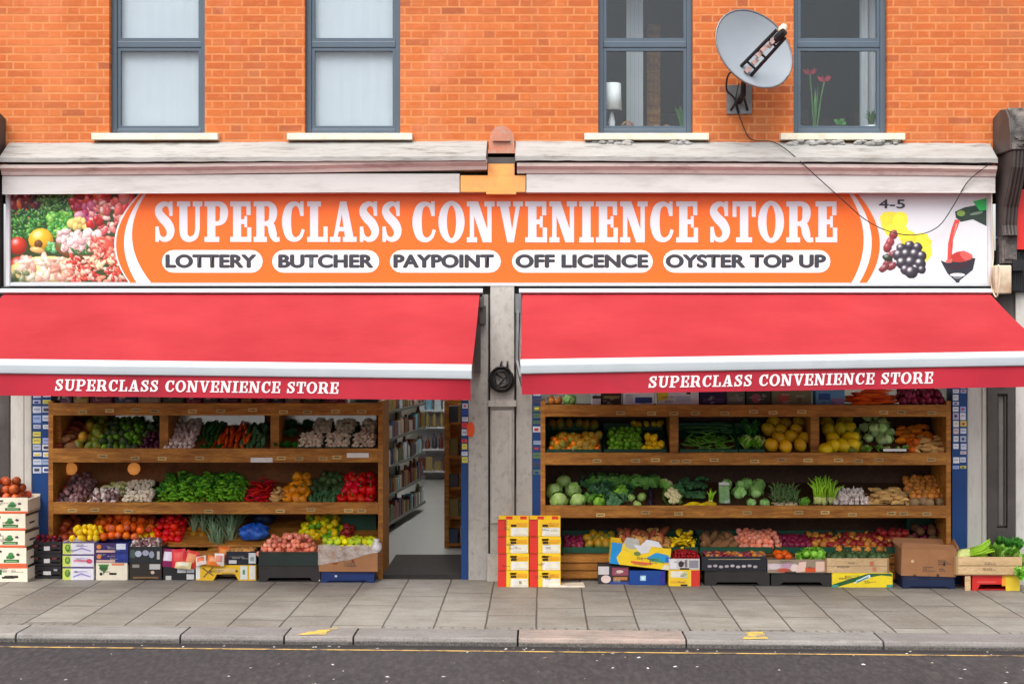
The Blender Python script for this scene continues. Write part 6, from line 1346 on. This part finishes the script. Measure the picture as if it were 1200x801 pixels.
# --- tilted yellow carton
yy=-.26; z=G(745,yy)
box('fruit_box','small black and white printed box under the tilted yellow carton','box',701,737,yy+.03,z,.17,.3,S(52,46,50),[('r',0,.35,.55,1,S(206,200,198)),('e',.25,.3,.16,.22,S(222,200,190)),('r',.45,.98,.5,.95,S(150,70,90)),('r',.5,.95,.25,.42,S(190,120,60)),('r',.38,1,.0,.16,S(50,70,140)),('e',.7,.72,.12,.08,S(220,200,190))],'card',open_=False)
box('plastic_crate','blue crate with a white square label under the tilted yellow carton','crate',738,780,yy,z,.135,.34,S(24,66,140),[('r',.30,.46,.3,.66,S(160,200,226)),('r',.34,.42,.38,.58,S(220,230,236)),('r',.86,1,0,1,S(38,40,140))],'plastic',th=.012,floor=.11)
YB=S(238,200,34)
it=[('p',[(0,0),(.16,0),(.1,.3),(.17,.65),(.18,1),(0,1)],S(20,140,206)),('p',[(.18,.98),(.2,.7),(.5,.5),(.52,.75),(.42,1)],S(236,206,60)),('e',.34,.98,.12,.2,S(180,180,170)),('p',[(.36,1),(.5,.62),(.62,.7),(.66,1)],S(222,222,226)),('e',.44,.6,.06,.1,S(110,130,70)),('p',[(.6,.45),(.75,.75),(.95,.7),(1,.5),(.9,.3)],S(30,150,206)),('p',[(.62,.42),(.8,.52),(.92,.3),(.7,.32)],S(60,150,120)),('r',.35,.7,.15,.24,S(220,96,60)),('r',.4,.62,.1,.14,S(214,120,70)),('p',[(.86,0),(1,0),(1,.22),(.92,.25)],S(230,220,190)),('r',.92,1,.35,.6,S(26,110,190))]
o=box('cardboard_carton','bright yellow and blue carton tilted across two lower boxes','carton',714,784,yy-.02,z+.175,.2,.36,YB,it,'card',tilt=.115,floor=.14,flaps=False)
mb=MB(); w=H(714,784,yy)/2
for (a,b,c) in ((-w*.62,-.02,S(186,184,176)),(-.01,w*.7,S(222,222,230))): mb.slab([(a,.201),(b,.201),((a+b)/2+.06,.252),((a+b)/2-.05,.262)],-.172,-.168,0,c)
mb.build('lid_flap',PR,o)
# --- cherries on small red/yellow box
yy=-.30; z=G(801,yy)
box('fruit_box','yellow and red box on the pavement under the cherry box','box',783.5,820,yy,z,.148,.3,S(234,194,40),[('r',.72,1,0,1,RED),('r',.64,.72,0,1,S(240,206,70)),('r',.06,.5,.55,.95,S(228,222,206)),('r',.44,.6,.5,.9,S(196,206,160)),('r',.06,.5,.2,.35,S(226,170,50)),('r',.38,.6,.02,.12,BK)],'card',open_=False)
box('fruit_box','white printed box of dark cherries on the yellow and red box','box',784,820,yy,z+.157,.10,.3,S(206,200,196),[('r',.05,.25,.1,.95,S(226,222,224)),('e',.4,.5,.09,.3,S(60,50,56)),('r',.52,.6,.2,.9,S(120,110,116)),('r',.66,.96,.15,.85,S(140,136,146)),('r',.36,.66,0,.14,BK)],'card',floor=.07)
inbox('cherry',784,820,yy,.29,z+.235,'dark red cherry in the white printed box',3,den=1)
# --- black onion crate on charcoal bin
yy=-.26; z=G(862,yy)
box('plastic_bin','charcoal bin with an arched foot under the black onion crate','bin',826,902,yy,z,.145,.34,W['dbrown'],[('r',0,1,.88,.95,S(28,26,28))],'plastic',notch=(.035,.72),th=.012)
box('plastic_crate','black crate of small onions with a pale printed strip','crate',822,898,yy-.01,z+.148,.13,.34,S(34,36,44),[('r',.0,1,.2,.24,S(20,20,26))]+[('e',.12+.088*i,.30+.04*math.sin(i*2.1),.034,.10,jc(S(176,166,170),.15)) for i in range(9)]+[('r',.1,.9,.78,.84,S(150,140,110))],'plastic',th=.01,floor=.085)
inbox([('brown_onion','small brown onion in the black printed crate'),('shallot','shallot in the black printed crate'),('red_onion','small red onion in the black printed crate')],823,897,yy,.33,z+.25,'',1,sc=.7)
# --- mixed vegetable box
z=G(935,yy)
box('plastic_bin','charcoal bin with an arched foot under the lettuce box','bin',904,975,yy,z,.125,.34,W['dbrown'],[('r',0,1,.86,.94,S(28,26,28))],'plastic',notch=(.04,.74),th=.012)
o=box('produce_crate','clear fronted box of lettuce, tomatoes and carrots beside the avocado crate','crate',899,966,yy-.01,z+.13,.125,.34,S(150,132,112),[('r',.0,.5,.25,.7,S(196,176,176)),('e',.12,.5,.1,.22,S(214,196,200)),('e',.34,.55,.1,.2,S(190,150,170)),('e',.28,.2,.12,.16,S(190,80,56)),('e',.48,.35,.08,.3,S(226,206,196)),('p',[(.5,.05),(.55,.8),(.68,.85),(.66,.1)],S(232,196,180)),('r',.66,.84,.05,.4,S(214,80,40)),('r',.84,1,.1,.85,S(226,190,170)),('r',.3,.5,.02,.12,S(70,60,56))],'card',floor=.1)
inbox('orange',906,928,yy,.3,z+.24,'orange in the box of lettuce and tomatoes',1); inbox('leaf_lettuce',926,966,yy,.3,z+.21,'leafy lettuce heaped in the clear fronted box',1,ori='up',sc=1.0); inbox('round_lettuce',936,966,yy-.02,.18,z+.26,'round bright lettuce on top of the clear fronted box',1,sc=.7); inbox('parsley',930,966,yy+.12,.16,z+.25,'parsley bunch at the back of the clear fronted box',1,ori='up')
# --- wooden avocado crate on yellow-green box
yy=-.28; z=G(1010,yy)
box('fruit_box','yellow and green box with a diagonal band under the wooden avocado crate','box',975,1046,yy,z,.13,.34,S(232,206,38),[('p',[(0,.05),(.1,.05),(.62,.72),(.95,1),(.6,1),(.3,.62),(0,.2)],S(30,90,50)),('p',[(.62,.95),(.66,1),(.99,1),(.99,.8)],S(36,100,56)),('p',[(.36,.25),(.4,.5),(.62,.95),(.64,.72)],S(206,224,226)),('r',0,.1,.0,.2,S(60,150,130)),('r',.9,1,0,.2,S(60,150,130)),('p',[(.4,.42),(.6,.8),(.6,.7),(.41,.34)],S(80,140,150))],'card',open_=False)
box('fruit_crate','pale wooden crate of dark avocados on the yellow and green box','crate',967,1042,yy,z+.138,.135,.36,W['crate'],[('r',0,1,.46,.49,S(120,86,56)),('r',.7,.76,.5,.8,S(190,110,80)),('r',.74,.8,.1,.4,S(196,120,90)),('r',.0,.03,0,1,S(150,112,74)),('r',.97,1,0,1,S(150,112,74))],'card',th=.012,floor=.09)
inbox('avocado',968,1041,yy,.34,z+.235,'dark avocado in the pale wooden crate',1); inbox('brown_onion',970,1040,yy+.22,.14,z+.28,'brown onion behind the avocados',1)
# --- big brown carton on navy crate
yy=-.33; z=G(1087,yy)
box('plastic_crate','navy crate on the pavement under the big open carton','crate',1058,1119,yy+.01,z,.115,.36,W['navyp'],[('r',0,1,.76,.86,S(14,22,46))],'plastic',th=.012,notch=(.02,.8))
box('cardboard_carton','big plain brown carton with open flaps beside the lettuce crate','carton',1057,1121,yy,z+.118,.25,.38,W['carton'],[('e',.2,.55,.03,.06,S(214,180,130)),('r',.76,.8,.4,.56,S(70,44,34)),('r',.64,.69,.0,.09,S(80,54,40)),('r',.22,.27,.0,.06,S(80,54,40)),('r',.5,.505,0,1,S(140,96,62))],'card',flaps=True,rot=-.03,tilt=.02)
# --- lettuce crate on red and yellow crate
yy=-.42; z=G(1165,yy)
o=box('plastic_crate','red and yellow plastic crate on legs under the pale lettuce crate','crate',1139,1195,yy+.02,z,.145,.32,W['redp'],[('r',.62,.70,.3,1,S(232,150,40)),('r',.70,1,.0,1,S(222,190,44)),('r',.0,.64,.82,.88,S(150,30,28)),('r',.1,.5,.5,.62,S(216,80,70))],'plastic',th=.012,notch=(.06,.80))
mb=MB(); mb.box(-.29,-.24,-.16,-.14,0,.14); mb.build('wooden_leg',W['crate'],o)
box('fruit_crate','pale wooden crate of celery and greens at the panelled pilaster','crate',1121,1198,yy,z+.148,.17,.36,W['crate'],[('r',0,1,.50,.54,S(110,80,52)),('r',0,.03,0,1,S(176,142,96)),('r',0,1,.0,.05,S(140,104,70))],'card',th=.012,floor=.12)
for k in range(7): put('celery',(X(1124+k*1.5,yy)+.0,yy+.05+k*.04,z+.30+.006*(k%3)),(.1*R.uniform(-1,1),1.45+R.uniform(-.05,.05),R.uniform(-.08,.08)),1.25,'long pale celery bundle lying in the crate by the pilaster','celery','celery laid in the pale crate')
inbox('spring_greens',1160,1196,yy-.02,.32,z+.29,'leafy spring greens heaped at the pilaster end of the celery crate',2,ori='up',sc=1.15,den=1.2); inbox('herb',1172,1200,yy+.04,.3,z+.36,'dark herb bunch on top of the spring greens',1,ori='up',sc=1.1,den=1.1)
for k in range(3): put('spring_greens',(X(1192+k*4,yy),yy-.02+.04*k,z+.16+.05*k),(1.2,.4*k,k),.9,'spring greens spilling over the crate end by the pilaster','spring greens','spring greens spilling from the crate')
# --- goods on the top shelves under the awnings
zt=1.660
def carton2(label,px0,px1,h,c,items=(),y=.02,d=.2,name='goods_box'):
    box(name,label,'box',px0,px1,y,zt,h,d,c,items,'card',open_=False)
carton2('white and black box on the top shelf near the pillar',694,704,.13,S(200,200,204),[('r',0,1,.55,.75,BK)]); carton2('dark box on the top shelf beside the white and black one',705,728,.12,S(52,44,34),[('r',.1,.9,.6,.8,S(140,120,60))]); carton2('white box with a blue panel on the top shelf',730,766,.14,S(226,230,234),[('r',.4,.95,.2,.6,S(36,70,140)),('r',.08,.34,.2,.8,S(200,206,220))]); carton2('white box with a yellow corner on the top shelf',771,819,.14,S(222,224,228),[('p',[(0,.3),(.0,1),(.24,1),(.26,.5)],S(226,206,50)),('r',.45,.8,.3,.7,S(190,200,222)),('r',.7,.8,.8,1,BK)])
carton2('dark purple box on the top shelf',821,851,.15,S(44,30,70),[('r',.1,.9,.2,.5,S(66,44,90))]); carton2('grey green box on the top shelf',852,873,.15,S(96,106,92),[('r',.1,.9,.3,.6,S(130,134,120))]); carton2('dark green and pink box on the top shelf',875,903,.15,S(56,66,54),[('e',.4,.5,.2,.3,S(150,80,90))]); carton2('olive box with a red print on the top shelf',904,951,.15,S(110,110,80),[('e',.3,.5,.15,.3,S(160,70,60)),('e',.7,.4,.06,.2,S(90,90,40))]); carton2('sky blue box on the top shelf beside the bagged carrots',956,990,.15,S(96,150,190),[('r',.1,.5,.4,.8,S(30,80,150)),('r',.55,.95,.1,.5,S(150,120,170))])
fill('carrot',992,1052,Tier(zt+.005,.06,.0,.25),0,1,'bagged carrot on the top shelf under the awning',4,'x',den=1.0); fill('red_onion',1050,1104,Tier(zt+.005,.06,.0,.25),0,1,'red onion on the top shelf under the awning',2)
put('iceberg_lettuce',(X(668,.08),.08,zt+.05),(.4,0,0),.95,'pale melon-like lettuce alone on the top shelf by the pillar','lettuce'); bpy.context.scene.objects[-1]
fill('brown_onion',643,660,Tier(zt+.004,.03,.0,.2),0,1,'brown onion on the top shelf by the pillar',1)
gc=[S(60,40,50),S(110,90,40),S(80,34,40),S(40,50,70),S(120,110,90),S(54,66,44),S(96,40,60),S(60,60,66)]
words_=['dark red','olive','maroon','slate blue','stone grey','mossy green','plum','charcoal']
q=70
for k in range(15):
    wv=R.choice((16,20,24,28)); carton2('%s carton on the door side top shelf, %s of its colour'%(words_[k%8],('first','second')[k//8]),q,q+wv-2,R.uniform(.09,.15),gc[k%8],[('r',.1,.9,.2,.5,jc(mul(gc[k%8],2.2),.2)),('r',.2,.5,.6,.85,jc(S(170,150,120),.2))]); q+=wv
    if q>418: break
# ================================================================ INSIDE THE SHOP
def gondola(name,label,M,L,levels,depth,m,goods,gl,gh=.16,back=True):
    E=empty(name,(0,0,0),label,'shelves'); E.matrix_world=M
    if back: MB().box(0,L,depth,depth+.03,0,levels[-1]+.3).build('back_panel',m,E)
    for z in levels: MB().box(0,L,0,depth,z-.03,z).build('shelf',m,E)
    for x in [0]+([L/2] if L>3 else [])+[L-.03]: MB().box(x,x+.03,depth-.02,depth-.001,0,levels[-1]+.3).build('upright',m,E)
    return E
GM=[S(120,60,40),S(70,90,60),S(150,130,80),S(60,60,70),S(170,160,150),S(96,40,40),S(50,70,100),S(130,110,50)]
BMs=[cmat(jc(c,.1),'packet') for c in GM]; WMs=[cmat(c,'packet') for c in (S(220,224,226),S(120,170,190),S(206,214,150),S(190,200,210),S(226,210,90),S(90,140,170))]
bm=MB(); bm.box(-.05,.05,-.04,.04,0,.15); bm.box(-.035,.035,-.042,-.0405,.03,.12,1); box_me=bm.mesh('packet',[BMs[0],WMs[0]])
bt=MB(); bt.lathe([(.035,0),(.038,.02),(.038,.12),(.015,.17),(.014,.2),(.016,.21),(.001,.211)],10); 
boxm=[]; botm=[]
for i in range(8):
    a=box_me.copy(); a.materials.clear(); a.materials.append(BMs[i]); a.materials.append(WMs[i%6]); boxm.append(a)
    b=bt.mesh('bottle',[BMs[i]],True); botm.append(b)
wbox=[]; 
for i in range(6):
    a=box_me.copy(); a.materials.clear(); a.materials.append(WMs[i]); a.materials.append(BMs[(i*3)%8]); wbox.append(a)
def goods(M,L,levels,step,meshes,label,group,kind='packet',s=1.0):
    for z in levels:
        x=step*.6
        while x<L-step*.4:
            o=bpy.data.objects.new(kind,R.choice(meshes)); C.objects.link(o); o.matrix_world=M@Matrix.Translation((x,.012+R.uniform(0,.01)+.04,z+.0005))@Matrix.Diagonal((s*R.uniform(.8,1.1),s,s*R.uniform(.75,1.25),1)); tag(o,label,kind,group); x+=step*R.uniform(.9,1.15)
pA,pB=Vector((-1.79,2.8,.04)),Vector((-1.54,5.3,.04)); d=pB-pA; ang=math.atan2(d.y,d.x)
Mg=Matrix.Translation(pA)@Matrix.Rotation(ang,4,'Z'); lv=[.12,.45,.78,1.1,1.42,1.74]; lev_m=mat('dark_shop_shelf',S(92,94,90),.4,.1,5)
gondola('shop_shelves','long dark grocery shelves running back along the shop aisle',Mg,d.length,lv,.4,lev_m,None,None)
goods(Mg,2.5,lv,.125,botm[:5]+boxm+wbox[1:5:2],'grocery packet on the long aisle shelves','packets on the long aisle shelves',s=1.15); 
Mb=Matrix.Translation((-2.0,9.3,.04)); lb=[.15,.5,.85,1.12,1.4,1.68,1.95]
gondola('shop_shelves','bright shelves of white and blue packets on the rear shop wall',Mb,1.0,lb,.4,W['white'],None,None)
goods(Mb,1.0,lb[3:],.125,wbox,'pale packet on the rear wall shelves','packets on the rear wall shelves',s=1.15); goods(Mb,1.0,lb[1:3],.11,botm,'bottle on the rear wall shelves','bottles on the rear wall shelves','bottle',1.1); goods(Mb,1.0,lb[:1],.13,boxm,'dark packet low on the rear wall shelves','dark packets low on the rear wall',s=1.2)
Mw=Matrix.Translation((X(523,1.8),1.8,.04)); gondola('wooden_rack','narrow brown wooden rack just inside the doorway',Mw,.42,[.05,.34,.66,1.0,1.36],.3,W['shelf'],None,None)
goods(Mw,.42,[.05,.34,.66,1.0,1.36],.12,boxm,'packet on the brown wooden rack inside the doorway','packets on the brown rack',s=1.05)
Mf=Matrix.Translation((X(523,1.79),1.78,.04)); MB().box(-.02,.03,0,.02,0,1.6).build('rack_post',W['shelf'],bpy.data.objects['wooden_rack']).matrix_local=Matrix.Translation((0,-.021,0))
# ================================================================ LIGHT, SKY, CAMERA
sc=bpy.context.scene; sc.cycles.use_denoising=True
w=bpy.data.worlds.new('World'); sc.world=w; w.use_nodes=True; nt=w.node_tree; nt.nodes.clear()
o=nt.nodes.new('ShaderNodeOutputWorld'); bg=nt.nodes.new('ShaderNodeBackground'); sk=nt.nodes.new('ShaderNodeTexSky'); sk.sky_type='NISHITA'; sk.sun_disc=False
EL,AZ=math.radians(56),math.radians(200)
sk.sun_elevation=EL; sk.sun_rotation=AZ; sk.dust_density=4; sk.air_density=1.0; sk.altitude=0; sk.ozone_density=1
hs=nt.nodes.new('ShaderNodeHueSaturation'); hs.inputs['Saturation'].default_value=.35
nt.links.new(sk.outputs[0],hs.inputs['Color']); nt.links.new(hs.outputs[0],bg.inputs[0]); bg.inputs[1].default_value=.15; nt.links.new(bg.outputs[0],o.inputs[0])
s=bpy.data.lights.new('sun','SUN'); s.energy=1.3; s.angle=math.radians(50); s.color=(1,.98,.945); so=bpy.data.objects.new('sun',s); C.objects.link(so)
# light travels away from the sun: azimuth measured like the sky's rotation (0 = +Y, clockwise)
sd=Vector((math.sin(AZ)*math.cos(EL),math.cos(AZ)*math.cos(EL),math.sin(EL))); so.rotation_euler=(-sd).to_track_quat('-Z','Y').to_euler()
cam=bpy.data.cameras.new('camera'); co=bpy.data.objects.new('camera',cam); C.objects.link(co); co.location=(0,-DIST,EYE); co.rotation_euler=(math.pi/2,0,0)
cam.sensor_width=36; cam.lens=36*FL/1200; cam.shift_x=-35/1200; cam.shift_y=-5.5/1200; cam.clip_end=500; sc.camera=co
vs=sc.view_settings; vs.view_transform='Standard'; vs.look='None'; vs.gamma=1; vs.exposure=1.0; vs.use_curve_mapping=False
